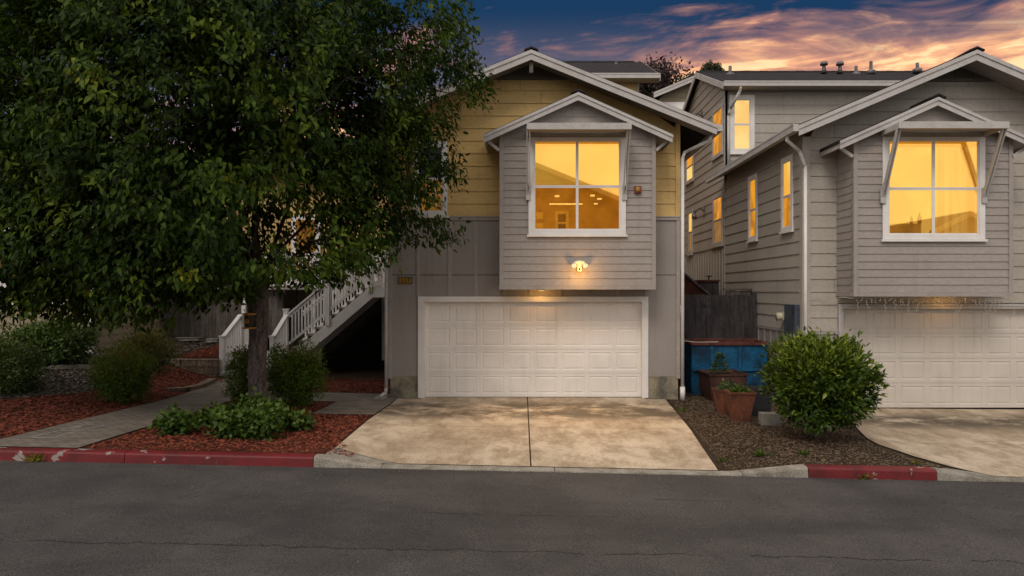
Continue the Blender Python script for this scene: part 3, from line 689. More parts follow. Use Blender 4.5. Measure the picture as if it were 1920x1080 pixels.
mb = MB(); mb.tube([(XR+.045, HY-.055, .26), (XR+.045, HY-.055, -.03)], .056, 10); mb.build('drain_boot', M_white, H, True)
pipe(H, [(XL-.045, HY-.02, 3.0), (XL-.045, HY-.02, .22), (XL-.06, HY-.05, .12), (XL-.15, HY-.16, .07)], M_whited, .075)
# window left of the bay
window(H, 'x', HY-.018, -2.47, -1.715, 4.03, 5.66, .105, M_box, E_wind, trimmat=M_white)  # upper pane's flat blue-grey stands in for the reflection in its glass
# garage
GX0, GX1, GZ1 = -2.224, 2.565, 2.129
garage_door(H, GX0, GX1, .016, GZ1, HY+.10, M_door)
mb = MB(); mb.box(GX0-.14, GX0, HY-.05, HY+.12, .012, 2.129); mb.box(GX1, GX1+.14, HY-.05, HY+.12, .012, 2.129); mb.box(GX0-.14, GX1+.14, HY-.05, HY+.12, 2.129, 2.247); mb.build('garage_trim', M_white, H, bevel=.004)

JOINTS.split('board_joint', M_black, H); JOINTS = MB()
# ---- the bays (both houses)
def bay(Hs, wallY, by, x0, x1, zbot, sp, mat_s, mat_t, roof_front, rhalf, rpk, win, rsl=.45, peakx=None, room=None, side_mat=None):
    xc = peakx if peakx is not None else (x0+x1)/2; rt = .07
    ztop = rpk-rt-.02
    def clipb(z):
        d = (rpk-rt-.01-z)/rsl; return (max(x0, xc-d), min(x1, xc+d))
    mb = MB(); wx0, wx1, wz0, wz1 = win
    lap(mb, 'x', by, x0+.075, x1-.075, zbot+.08, ztop, sp, .015, clip=clipb, holes=[(wx0+.06, wx1-.06, wz0+.05, wz1-.03)])
    mb.build('bay_siding', mat_s, Hs)
    mb = MB(); zt = rpk-rsl*((x1-x0)/2)-rt
    lap(mb, 'y', x0, by+.06, wallY, zbot+.08, zt, sp, .012, sgn=-1); mb.build('bay_side', mat_s, Hs); mb = MB(); lap(mb, 'y', x1, by+.06, wallY, zbot+.08, zt, sp, .012, sgn=1)
    mb.build('bay_side', side_mat or mat_s, Hs)
    mb = MB(); mb.box(x0+.01, x0+.06, by+.02, wallY, zbot+.02, zt); mb.box(x1-.06, x1-.01, by+.02, wallY, zbot+.02, zt); mb.split('bay_frame', mat_s, Hs)
    mb = MB()
    for xa, xb in ((x0-.004, x0+.08), (x1-.08, x1+.004)): mb.box(xa, xb, by-.026, by+.06, zbot, zt+.02)
    mb.box(x0+.08, x1-.08, by-.022, by+.03, zbot, zbot+.078); mb.box(x0-.02, x0+.0, by+.06, wallY, zbot, zbot+.078)
    mb.box(x0+.004, x1-.004, by+.03, wallY, zbot+.01, zbot+.03)
    mb.build('bay_trim', mat_t, Hs)
    gable_roof(Hs, xc, rhalf, rpk, rsl, roof_front, wallY+.02, rt, .155, M_whited, name='bay_roof')
    mb = MB()
    for s in (-1, 1):
        mb = MB(); xa = xc+s*(rhalf-.01); za = rpk-rsl*rhalf
        mb.prism([(xa, roof_front+.01, za-.02), (xa, wallY, za-.02), (xa, wallY, za-.155), (xa, roof_front+.01, za-.155)], (-s*.025, 0, 0))
        xi = xc+s*((x1-x0)/2+.01)       # closed soffit
        mb.prism([(xi, roof_front+.02, rpk-rsl*abs(xi-xc)-rt-.02), (xa-s*.03, roof_front+.02, za-.07), (xa-s*.03, roof_front+.02, za-.09), (xi, roof_front+.02, rpk-rsl*abs(xi-xc)-rt-.045)], (0, wallY-roof_front-.02, 0))
        mb.bar((xi, by-.02, za-.30), (xa-s*.08, by-.02, za-.12), .05, .06)
        mb.build('bay_eave', M_whited, Hs)
    wo = window(Hs, 'x', by-.018, wx0, wx1, wz0, wz1, .115, M_glass, M_glass, cols=2, trimmat=M_white, split=.485, tw_top=.06, sill=True)
    # flat board awning over the window on raked struts
    yf = by-.66; za = wz1+.0
    mb = MB(); ax0, ax1 = wx0-.04, wx1+.02
    mb.box(ax0, ax1, yf-.04, yf, za+.015, za+.145)
    mb.box(ax0, ax0+.04, yf, by-.03, za+.02, za+.13); mb.box(ax1-.04, ax1, yf, by-.03, za+.02, za+.13)
    mb.box(ax0+.04, ax1-.04, yf, by-.03, za+.105, za+.128)
    mb.box(wx0, wx1, by-.03, by-.005, za+.0, za+.10)
    ao = mb.build('awning', M_whited, Hs, bevel=.003)
    for xx in (ax0+.035, ax1-.05):
        st_ = MB()
        st_.bar((xx-.028, by-.07, za-1.18), (xx-.028, yf+.03, za+.03), .022, .06); st_.bar((xx+.028, by-.07, za-1.18), (xx+.028, yf+.03, za+.03), .022, .06)
        st_.box(xx-.05, xx+.05, by-.085, by-.035, za-1.32, za-1.02)
        st_.build('strut', M_whited, ao)
    return wo

BL = dict(by=14.40, x0=-.54, x1=2.745, zbot=2.40)
bay(H, HY-.02, 14.40, -.54, 2.745, 2.40, .155, M_gsid, M_gtrim, 14.18, 1.962, 6.515, (.067, 2.115, 3.56, 5.60), peakx=1.098)
# room behind the bay window
def room(Hs, x0, x1, y0, y1, z0, z1, wallm):
    mb = MB(); mb.quad((x0, y1, z0), (x1, y1, z0), (x1, y1, z1), (x0, y1, z1)); mb.quad((x0, y0, z0), (x0, y1, z0), (x0, y1, z1), (x0, y0, z1)); mb.quad((x1, y0, z0), (x1, y1, z0), (x1, y1, z1), (x1, y0, z1))
    mb.quad((x0, y0, z1), (x1, y0, z1), (x1, y1, z1), (x0, y1, z1)); mb.quad((x0, y0, z0), (x1, y0, z0), (x1, y1, z0), (x0, y1, z0))
    return mb.build('room', wallm, Hs)
ro = room(H, -.4, 2.6, 14.44, 17.6, 3.4, 5.62, E_room)
mb = MB()
for a, b in ((.19, 1.08), (1.10, 2.0)): mb.quad((a, 14.47, 4.62), (b, 14.47, 4.62), (b, 14.47, 5.50), (a, 14.47, 5.50))
mb.split('blind', E_blind, ro)
mb = MB()
for a, b in ((.19, 1.08), (1.10, 2.0)): mb.box(a, b, 14.455, 14.50, 5.44, 5.53)
mb.split('blind_rail', E_trim, ro)
mb = MB()
for (px, py, wd, hh) in ((1044.5, 369, 9, 2.6), (1111, 368, 9, 2.6), (1124, 374, 9, 2.2), (1117, 383, 7, 2)):
    x, y, z = at(px, py, 16.6); mb.lathe((x, y, z), [(wd*.5*16.6/F, 0), (wd*.5*16.6/F, hh*16.6/F)], 14)
mb.split('ceiling_lamp', E_lamp, ro)
mb = MB(); a = at(1030, 383, 17.5); b = at(1092, 383, 17.5); mb.box(a[0], b[0], 17.42, 17.5, a[2]-.012, a[2]+.015); mb.build('light_strip', E_lamp, ro)
mb = MB(); a = at(1041, 432, 17.45); b = at(1066, 396, 17.45); mb.box(a[0], a[0]+.07, 17.4, 17.5, 3.4, b[2]); mb.box(b[0]-.07, b[0], 17.4, 17.5, 3.4, b[2]); mb.box(a[0], b[0], 17.39, 17.5, b[2]-.07, b[2]); mb.box(a[0], b[0], 17.39, 17.5, b[2]-.32, b[2]-.28); mb.build('door_frame', E_trim, ro)
mb = MB(); mb.box(a[0]+.07, b[0]-.07, 17.45, 17.52, 3.4, b[2]-.07); mb.build('room_door', E_roomd, ro)
mb = MB(); a = at(1005, 410, 17.4); b = at(1018, 398, 17.4); mb.box(a[0], b[0], 17.35, 17.45, a[2], b[2]); a = at(1005, 428, 17.4); b = at(1018, 415, 17.4); mb.box(a[0], b[0], 17.35, 17.45, a[2], b[2]-.05); mb.split('cupboard', E_trim, ro)

# rear, taller block of the middle house
def rear_block(Hs, x0, x1, y0, yr, y1, ze, zp, msid, ovl=.16, ovr=.45, sp=.27, holes=()):
    """ridge along X; wall front at y0, ridge at yr, back at y1. ze: roof top at the eave edge (y0-.45)"""
    yo = y0-.42; sl = (zp-ze)/(yr-yo); yb = y1+.42; zbk = zp-sl*(yb-yr)
    r = MB(); r.prism([(x0-ovl, yo, ze), (x0-ovl, yr, zp), (x0-ovl, yb, zbk), (x0-ovl, yb, zbk-.1), (x0-ovl, yr, zp-.1), (x0-ovl, yo, ze-.1)], (x1+ovr-x0+ovl, 0, 0))
    r.build('upper_roof', M_shing, Hs)
    rc = MB(); n = int((x1-x0)/.3)
    for i in range(n+2):
        xa = x0-ovl+i*.3
        if xa > x1+ovr: break
        rc.prism([(xa, yr-.14, zp+.02-sl*.14), (xa, yr, zp+.035+.006*(i % 2)), (xa, yr+.14, zp+.02-sl*.14), (xa, yr, zp)], (.285, 0, 0))
    rc.build('ridge_cap', M_shing, Hs)
    g = MB(); g.box(x0-ovl-.01, x1+ovr, yo-.12, yo-.105, ze-.15, ze-.01); g.box(x0-ovl-.01, x1+ovr, yo-.105, yo, ze-.15, ze-.135); g.box(x0-ovl-.01, x1+ovr, yo-.015, yo, ze-.135, ze-.02); g.box(x0-ovl-.02, x0-ovl-.01, yo-.12, yo, ze-.15, ze-.01)
    g.box(x0-ovl-.01, x1+ovr, yo-.13, yo-.12, ze-.045, ze-.006)
    g.build('gutter', M_whited, Hs)
    b = MB()
    for xs, sg in ((x0-ovl, -1), (x1+ovr, 1)):
        b.prism([(xs, yo, ze-.015), (xs, yr, zp-.015), (xs, yr, zp-.2), (xs, yo, ze-.2)], (sg*.03, 0, 0)); b.prism([(xs, yr, zp-.015), (xs, yb, zbk-.015), (xs, yb, zbk-.2), (xs, yr, zp-.2)], (sg*.03, 0, 0))
    b.build('bargeboard', M_whited, Hs)
    m2 = MB(); m2.prism([(x0+.01, y0+.01, 0), (x0+.01, y0+.01, ze-.05+.42*sl-.06), (x0+.01, yr, zp-.12), (x0+.01, y1-.01, zp-.12-sl*(y1-yr)), (x0+.01, y1-.01, 0)], (x1-x0-.02, 0, 0))
    m2.build('upper_core', msid, Hs)
    s_ = MB(); ztop = ze-.14+.0; lap(s_, 'x', y0, x0+.06, x1-.05, 4.0, ztop+.12, sp, .016, holes=holes); s_.build('upper_wall', msid, Hs)
    t = MB(); t.box(x0-.012, x0+.06, y0-.03, y0+.05, 4.0, ztop+.1); t.box(x1-.06, x1+.012, y0-.03, y0+.05, 4.0, ztop+.1)
    t.box(x0-ovl, x1+ovr, yo, y0-.02, ze-.16+.02, ze-.135); t.build('upper_trim', M_btrim, Hs)
rear_block(H, -.4, 3.42, 20.6, 23.2, 25.2, 8.78, 10.15, M_yel, ovl=.1, ovr=.55)
def vent(Hs, px, py_top, py_bot, Y, kind):
    x, _, z0 = at(px, py_bot, Y); z1 = at(px, py_top, Y)[2]; mb = MB()
    if kind == 0: mb.lathe((x, Y, z0-.1), [(.14, 0), (.14, .12), (.05, .16), (.05, z1-z0+.1)], 10)
    else: mb.lathe((x, Y, z0-.1), [(.10, 0), (.055, .14), (.055, z1-z0-.02), (.12, z1-z0-.02), (.12, z1-z0+.03), (.08, z1-z0+.09), (.02, z1-z0+.1)], 12)
    mb.build('roof_vent', M_vent, Hs, True)
vent(H, 1155, 116, 130, 22.6, 0)

# porch deck and entry wing behind the tree
mb = MB(); mb.box(-10.1, XL+.03, 21.5, 21.7, 0, 3.15); mb.build('entry_wall', M_tan, H)
mb = MB()
for x in (-8.0, -7.2, -6.4, -5.6): mb.box(x-.012, x+.012, 21.49, 21.5, 0, 3.0)
mb.split('entry_joint', M_black, H)
mb = MB(); lap(mb, 'x', 21.6, -10.1, XL+.03, 3.15, 6.3, .277, .018); mb.box(-10.1, XL, 21.62, 21.75, 3.1, 6.4); mb.build('entry_siding', M_yel, H)
mb = MB(); mb.prism([(-10.6, 20.9, 6.2), (-10.6, 24.5, 7.8), (-10.6, 24.5, 7.68), (-10.6, 20.9, 6.08)], (7.7, 0, 0)); mb.build('entry_roof', M_shing, H)
mb = MB(); mb.box(-7.35, -6.45, 21.46, 21.58, 2.62, 4.75); mb.box(-7.28, -6.52, 21.44, 21.46, 2.68, 4.68)
dr = mb.build('front_door', M_white, H); mb = MB(); mb.box(-7.2, -6.6, 21.42, 21.44, 3.0, 4.6); mb.build('pane', E_wind, dr)

# ---- stairs up to the porch
S = thing('porch_stairs', (-7.2, 17.8, .1), 'white railed wooden stairs climbing from the brick walkway to the porch of the middle house', 'stairs')
SYf, SYb = 18.9, 20.1
XA0, XA1 = -7.93, -6.62           # lower flight between its two railings
XB0, XB1 = -6.50, -4.32           # upper flight, climbing to the right
ZLAND = .62; ZDECK = 2.46
mb = MB()
for i in range(3): mb.box(XA0+.1, XA1-.05, 17.80+i*.3, 18.95, .1 + i*.17, .1+(i+1)*.17)
mb.box(XA0, XB0+.0, 18.9, SYb, ZLAND-.12, ZLAND-.0); mb.build('lower_flight', M_whited, S)
nst = 10; mb = MB(); mr = MB()
for i in range(nst):
    x = XB0+(XB1-XB0)*i/nst; z = ZLAND+(ZDECK-ZLAND)*(i+1)/nst
    mb.box(x-.02, x+(XB1-XB0)/nst+.03, SYf+.06, SYb-.05, z-.045, z); mr.box(x+.01, x+.03, SYf+.07, SYb-.06, z-.18, z-.05)
mb.build('tread', M_gtrim, S); mr.build('riser', M_gtrim, S)
mb = MB()
sl = (ZDECK-ZLAND)/(XB1-XB0); x_a = XB0-.05; za = ZLAND-.02
for yy_ in (SYf, SYb-.05):
    mb.prism([(x_a+.05, yy_, za+.0), (XB1, yy_, ZDECK+.02), (XL, yy_, ZDECK+.02), (XL, yy_, ZDECK-.27), (XB1+.10, yy_, ZDECK-.27), (x_a+.33, yy_, za-.12), (x_a+.05, yy_, za-.12)], (0, .05, 0))
mb.build('stringer', M_white, S)
mb = MB(); mb.box(XB1, XL+.02, SYf+.05, SYb+1.3, ZDECK-.05, ZDECK); mb.box(-10, XB0+.0-.2, SYb+.3, SYb+1.3, ZDECK-.05, ZDECK); mb.box(-7.6, XB1, SYb+.0, SYb+1.38, ZDECK-.05, ZDECK-.002); mb.build('deck', M_gtrim, S)
mb = MB(); mb.box(-6.1, XL+.04, SYb+.35, SYb+.40, .05, ZDECK-.06); mb.build('underdeck_boards', M_dark, S)  # near-black colour carries the shade of the cavity under the deck
def railing(pts, hgt, name='railing', posts=None, capw=.11, bal=.115, mname=None):
    """pts: floor points; balusters, top cap, bottom rail between them"""
    m = mname or M_white; mb = MB()
    for i in range(len(pts)-1):
        a, b = Vector(pts[i]), Vector(pts[i+1]); up = Vector((0, 0, hgt)); lo = Vector((0, 0, .09))
        mb.bar(a+up, b+up, capw, .045); mb.bar(a+up-Vector((0, 0, .07)), b+up-Vector((0, 0, .07)), .04, .07); mb.bar(a+lo, b+lo, .045, .07)
        L = (b-a).length; n = max(1, int(L/bal))
        for k in range(1, n):
            p = a+(b-a)*k/n; mb.box(p.x-.019, p.x+.019, p.y-.019, p.y+.019, p.z+.1, p.z+hgt-.08)
    ro_ = mb.build(name, m, S)
    for p in (posts or []):
        pb = MB(); pb.box(p[0]-.058, p[0]+.058, p[1]-.058, p[1]+.058, p[2], p[3]); pb.box(p[0]-.075, p[0]+.075, p[1]-.075, p[1]+.075, p[3], p[3]+.035); pb.build('post', m, ro_)
    return ro_
railing([(XA0+.02, 17.86, .20), (XA0+.02, 18.95, ZLAND+.12)], .96, posts=[(XA0+.02, 17.82, .08, 1.17), (XA0+.02, 19.0, .08, 1.66)])
railing([(XA0+.02, 19.05, ZLAND+.0), (XA0+.02, 20.05, ZLAND)], .95, posts=[(XA0+.02, 20.1, .1, 1.6)])
railing([(XA1+.02, 17.86, .20), (XA1+.02, 18.85, ZLAND+.12)], .96, posts=[(XA1+.02, 17.82, .08, 1.17), (XA1-.02, 18.93, .08, 1.84)])
railing([(XB0-.04, SYf+.0, ZLAND+.02+.18), (XB1, SYf+.0, ZDECK+.20)], .92, posts=[(-5.47, SYf-.0, 1.42, 2.62), (XB1+.02, SYf, 2.35, 3.47)])
railing([(XB1, SYf, ZDECK), (XL+.02, SYf, ZDECK)], 1.0)
railing([(XB0-.04, SYb-.05, ZLAND+.20), (XB1, SYb-.05, ZDECK+.20)], .92)
railing([(-8.4, SYb+.3, ZDECK), (XB1+.1, SYb+.3, ZDECK)], 1.0, posts=[(-8.4, SYb+.3, .3, 3.5), (-6.3, SYb+.3, .3, 3.5), (XB1+.1, SYb+.3, .3, 3.5)])
pb = MB(); pb.tube([(-7.8, 17.8, .75), (-7.66, 17.9, .72), (-7.55, 18.4, .9), (-7.5, 18.8, 1.1)], .02, 6); pb.build('handrail_tube', M_white, S, True)

# ------------------------------------------------------------------ the right house
H2Y = 14.33; RX0, RX1 = 5.82, 12.25; GZ = -.118
H2 = thing('house', (9.0, H2Y, GZ), 'taupe house at the right with white garage door, box bay and tall lit rear wing', 'house', 'gabled houses facing the street')
XC2, HALF2, ZPK2, SL2 = 9.035, 3.56, 7.22, .424; RK2 = 13.69
def clipR(z): d = (ZPK2-RT-.02-z)/SL2; return (max(RX0, XC2-d), min(RX1, XC2+d))
mb = MB(); mb.box(RX0+.03, 6.6, H2Y+.02, H2Y+.3, -.2, 5.6); mb.box(11.6, RX1-.03, H2Y+.02, H2Y+.3, -.2, 5.6); mb.box(6.6, 11.6, H2Y+.02, H2Y+.3, 2.0, 3.0)
mb.box(RX0+.02, RX0+.2, H2Y+.3, 19.9, -.2, 5.75); mb.box(RX1-.2, RX1-.02, H2Y+.3, 19.9, -.2, 5.6); mb.box(6.6, 11.6, H2Y+.5, H2Y+.6, -.2, 2.1); mb.build('core', M_beige, H2)
mb = MB(); ZG2 = 2.376+(545-151)*14.33/F
lap(mb, 'x', H2Y, RX0+.15, RX1-.1, 1.54, ZG2, .27, .018, clip=clipR, holes=[(6.55, 11.7, -1, 2.12), (6.62, 9.58, 3.31, 5.44)]); mb.build('front_siding', M_beige, H2)
mb = MB(); wins = [(14.78, 15.44, 3.70, 5.34), (17.05, 17.72, 3.66, 5.31)]
lap(mb, 'y', RX0, H2Y+.02, 19.86, 1.54, 5.56, .27, .018, sgn=-1, holes=[(a+.04, b-.04, c+.04, d-.04) for a, b, c, d in wins]); mb.build('side_siding', M_beige, H2)
mb = MB(); mb.box(RX0+.16, 6.56, H2Y-.012, H2Y+.02, -.16, 1.46); mb.box(RX0-.012, RX0+.02, H2Y+.02, 19.9, -.2, 1.46)
for y in np.arange(14.9, 19.8, .42): mb.box(RX0-.03, RX0-.012, y-.03, y+.03, -.1, 1.46)
mb.build('lower_cladding', M_gpanel, H2)
mb = MB(); mb.box(RX0+.15, 6.56, H2Y-.035, H2Y, 1.46, 1.54); mb.box(RX0-.035, RX0, H2Y+.02, 19.9, 1.46, 1.54); mb.build('belly_band', M_gtrim, H2)
mb = MB(); mb.box(RX0-.02, RX0+.15, H2Y-.04, H2Y+.02, -.2, 5.60); mb.box(RX0-.02, RX0, H2Y+.02, H2Y+.12, -.2, 5.60); mb.split('corner_board', M_btrim, H2)
mb = MB(); d = (ZPK2-RT-ZG2)/SL2; mb.prism([(XC2-d, H2Y-.008, ZG2), (XC2+d, H2Y-.008, ZG2), (XC2, H2Y-.008, ZPK2-RT)], (0, .02, 0))
for x in (-.8, -.4, 0, .4, .8): mb.box(XC2+x-.022, XC2+x+.022, H2Y-.03, H2Y-.008, ZG2+.03, ZPK2-SL2*abs(x)-RT-.01)
mb.box(XC2-d, XC2+d, H2Y-.05, H2Y-.008, ZG2-.03, ZG2+.04); mb.build('gable_panel', M_dkgab, H2)
gable_roof(H2, XC2, HALF2, ZPK2, SL2, RK2, 19.86, RT, .20, M_whited)
mb = MB()
for s in (-1, 1):
    pz = lambda x: ZPK2-SL2*abs(x-XC2)-RT-.004
    x1 = XC2+s*(HALF2-.03); mb.prism([(XC2, RK2+.02, pz(XC2)), (x1, RK2+.02, pz(x1)), (x1, RK2+.02, pz(x1)-.02), (XC2, RK2+.02, pz(XC2)-.02)], (0, .60, 0))
    xw = RX0 if s < 0 else RX1
    mb.prism([(xw, RK2+.6, pz(xw)), (x1, RK2+.6, pz(x1)), (x1, RK2+.6, pz(x1)-.02), (xw, RK2+.6, pz(xw)-.02)], (0, 19.86-RK2-.6, 0))
mb.build('soffit', M_gtrim, H2)
xg = XC2-HALF2; zg = ZPK2-SL2*HALF2; mb = MB()
mb.box(xg-.11, xg-.10, RK2-.03, 20.35, zg-.14, zg+.01); mb.box(xg-.10, xg, RK2-.03, 20.35, zg-.14, zg-.13); mb.box(xg-.015, xg, RK2-.03, 20.35, zg-.13, zg-.01); mb.box(xg-.10, xg-.015, RK2-.03, RK2-.02, zg-.13, zg); mb.box(xg-.118, xg-.11, RK2-.03, 20.35, zg-.02, zg+.012)
mb.build('gutter', M_whited, H2)
pipe(H2, [(xg-.05, RK2+.45, zg-.13), (xg-.05, RK2+.45, zg-.22), (RX0-.07, H2Y-.02, zg-.42), (RX0-.035, H2Y-.06, zg-.56), (RX0+.03, H2Y-.075, zg-.75), (RX0+.03, H2Y-.075, .0)], M_white, .075)
for (a, b, c, d) in wins: window(H2, 'y', RX0-.016, a, b, c, d, .10, E_wino if a > 16 else E_win, E_wino, sgn=-1, split=.47, trimmat=M_white)
# garage
g0, g1, gz = 6.66, 11.54, 1.995
garage_door(H2, g0, g1, GZ+.02, gz, H2Y+.10, M_door2)
mb = MB(); mb.box(g0-.10, g0, H2Y-.05, H2Y+.12, GZ+.02, gz); mb.box(g1, g1+.10, H2Y-.05, H2Y+.12, GZ+.02, gz); mb.box(g0-.10, g1+.10, H2Y-.05, H2Y+.12, gz, gz+.10); mb.build('garage_trim', M_whited, H2, bevel=.004)
bay(H2, H2Y-.02, 13.60, 6.535, 9.70, 2.26, .154, M_gsid, M_gtrim, 13.42, 1.925, 6.20, (7.10, 9.13, 3.40, 5.43), peakx=8.10, rsl=.447)
ro2 = room(H2, 6.6, 9.6, 13.64, 15.6, 3.3, 5.45, E_wallr)
mb = MB(); N = 60
def curtain(x0, x1, y, z0, z1, pinch=None):
    mb = MB(); n = 48
    for i in range(n+1):
        t = i/n; x = x0+(x1-x0)*t; yv = y+.05*math.sin(t*26)+.02*math.sin(t*61)
        for j in range(9):
            zz = z0+(z1-z0)*j/8; q = 0
            if pinch: k = pinch(j/8); xx = x1-(x1-x)*k
            else: xx = x
            mb.v.append((xx, yv, zz))
    for i in range(n):
        for j in range(8): a = i*9+j; mb.f.append((a, a+1, a+10, a+9))
    return mb
curtain(8.20, 9.12, 13.78, 3.45, 5.36).build('curtain', E_curt, ro2, True)
mb = MB(); a = at(1829, 360, 13.70); b = at(1811, 272, 13.70)
mb.quad((8.70, 13.71, 5.30), (8.80, 13.71, 5.34), (9.06, 13.71, 4.50), (9.06, 13.71, 4.28)); mb.build('curtain_tie', E_room, ro2)
mb = MB(); mb.box(7.12, 9.1, 13.68, 13.72, 5.26, 5.40); mb.build('valance', E_trim, ro2)
mb = MB(); a = at(1664, 421, 14.6); mb.box(6.9, 8.35, 14.4, 15.3, 3.3, a[2]); mb.build('counter', E_table, ro2)
for px in (1709, 1724):
    x, y, z = at(px, 419, 14.5); mb = MB(); k = 1 if px > 1715 else .75
    mb.lathe((x, y, z), [(.038*k, 0), (.04*k, .13*k), (.018*k, .18*k), (.015*k, .22*k)], 10); mb.build('bottle', E_roomd, ro2, True)
mb = MB(); x, y, z = at(1752, 443, 14.2); mb.prism([(8.35, 14.2, 3.5), (8.78, 14.2, 4.05), (9.4, 14.2, 3.5)], (0, .05, 0)); mb.build('roof_reflection', E_roomd, ro2)  # added dark gable shape imitating the roof mirrored in the glass
JOINTS.split('board_joint', M_black, H2); JOINTS = MB()
# tall rear wing
WX0, WX1 = 7.367-1.0, 0
w5 = (at(1367, 0, 19.87)[0], at(1414, 0, 19.87)[0], 6.38, 8.06)
rear_block(H2, RX0, 21.0, 19.87, 22.6, 25.0, 8.33, 9.62, M_beige, ovl=.17, ovr=.3, holes=[(w5[0]+.05, w5[1]-.05, w5[2]+.05, w5[3]-.05)])
mb = MB(); sl_ = (9.62-8.33)/(22.6-19.45)
def clipS(z): dd = (9.62-.14-z)/sl_; return (max(19.87, 22.6-dd), min(25.0, 22.6+dd))
sidew = [(20.02, 21.12, 6.42, 7.90), (23.5, 24.62, 6.20, 7.32), (20.02, 21.10, 3.74, 5.27), (23.6, 24.3, 3.66, 5.2)]
lap(mb, 'y', RX0, 19.87, 25.0, 3.76, 9.5, .27, .018, sgn=-1, clip=clipS, holes=[(a+.06, b-.06, c+.06, d-.06) for a, b, c, d in sidew]); mb.build('upper_side_siding', M_beige, H2)
mb = MB(); mb.box(RX0-.012, RX0+.02, 19.88, 25.0, 0, 3.67)
for y in np.arange(20.1, 25, .31): mb.box(RX0-.03, RX0-.012, y-.03, y+.03, .5, 3.67)
mb.build('rear_board_cladding', M_beige, H2)
mb = MB(); mb.box(RX0-.04, RX0, 19.88, 25.0, 3.67, 3.76); mb.box(RX0-.03, RX0+.06, 19.84, 19.90, 1.5, 8.3); mb.build('rear_band', M_btrim, H2)
pms = [(E_wino, E_wino), (E_wino, E_wins), (E_wino, E_wind), (E_win, E_wind)]
for (a, b, c, d), (p, q) in zip(sidew, pms): window(H2, 'y', RX0-.016, a, b, c, d, .09, p, q, sgn=-1, trimmat=M_whited)
window(H2, 'x', 19.87-.016, *w5, .125, E_wins, E_wins, trimmat=M_white)
pipe(H2, [(RX0+.30, 19.38, 8.2), (RX0+.28, 19.4, 8.05), (RX0+.10, 19.72, 7.62), (RX0+.075, 19.8, 7.45), (RX0+.075, 19.8, 5.7)], M_whited, .085)
for (px, t, b, k) in ((1369, 124, 139, 0), (1545, 115, 131, 1), (1575, 115, 131, 1), (1605, 124, 138, 0), (1633, 115, 134, 0), (1720, 118, 131, 0)): vent(H2, px, t, b, 21.8, k)
# small lamps on the rear side wall
for nm, (yy_, zz) in (('dark', (22.4, 8.1)), ('low', (22.1, 4.95))):
    o = thing('wall_lamp', (RX0-.03, yy_, zz), 'small dark arm lamp high on the side wall of the tall taupe wing' if nm == 'dark' else 'small arm lamp between the two lower rear windows of the taupe house', 'wall lamp', 'lamps on the side wall')
    mb = MB(); mb.box(RX0-.05, RX0-.022, yy_-.06, yy_+.06, zz-.16, zz+.16); mb.build('back_plate', M_vent, o)
    mb = MB(); mb.tube([(RX0-.05, yy_, zz+.02), (RX0-.22, yy_-.02, zz+.1), (RX0-.34, yy_-.03, zz-.08)], .018, 6); mb.build('arm', M_vent, o, True)
    mb = MB(); mb.lathe((RX0-.36, yy_-.03, zz-.24), [(.085, 0), (.075, .08), (.03, .16)], 12); mb.build('lamp_head', M_vent, o, True)

# ------------------------------------------------------------------ neighbour at the far left, far gable
H3 = thing('house', (-13, 17.5, .8), 'cream sided neighbour at the far left, mostly behind the big tree', 'house')
NX = -11.1
mb = MB(); lap(mb, 'y', NX, 17.5, 24, .6, 5.2, .2, .012, sgn=1); lap(mb, 'x', 17.5, -20, NX, .5, 5.2, .2, .012); mb.box(-20, NX-.02, 17.52, 24, .2, 5.2); mb.build('wall', M_lhouse, H3)
mb = MB(); mb.box(NX-.09, NX+.02, 17.45, 17.55, .5, 5.2); mb.split('corner_board', M_white, H3)
mb = MB(); mb.box(NX-3.2, NX-.09, 17.45, 17.5, 2.0, 2.12); mb.build('belly_band', M_white, H3)
mb = MB(); mb.prism([(-20.5, 16.9, 5.1), (-20.5, 21, 6.9), (-20.5, 25, 5.1), (-20.5, 25, 5.0), (-20.5, 21, 6.8), (-20.5, 16.9, 5.0)], (9.9, 0, 0)); mb.build('roof', M_shing, H3)
window(H3, 'x', 17.48, -13.9, -12.7, 2.5, 4.0, .1, E_wind, E_wind, trimmat=M_white)
H4 = thing('house', (9.5, 34, 1), 'far sage sided gabled house peeping out between the two roofs', 'house')
Y4 = 34.0; pk = at(1316, 139, Y4); lft = at(1222, 178, Y4); s4 = (pk[2]-lft[2])/(pk[0]-lft[0]); mb = MB()
x4a, x4b = lft[0]+.4, 2*pk[0]-lft[0]-.4
lap(mb, 'x', Y4, x4a, x4b, 2, pk[2], .27, .018, clip=lambda z: (max(x4a, pk[0]-(pk[2]-.2-z)/s4), min(x4b, pk[0]+(pk[2]-.2-z)/s4))); mb.box(x4a+.02, x4b-.02, Y4+.02, Y4+8, 1, pk[2]-s4*(pk[0]-lft[0])-.1)
mb.build('wall', M_tan, H4); mb = MB(); z4 = at(1250, 192, Y4)[2]; mb.box(x4a, x4b, Y4-.06, Y4-.02, z4-.45, z4); mb.build('belly_band', M_white, H4)
gable_roof(H4, pk[0], pk[0]-lft[0], pk[2], s4, Y4-.5, Y4+8, .12, .26, M_whited, cap=False)

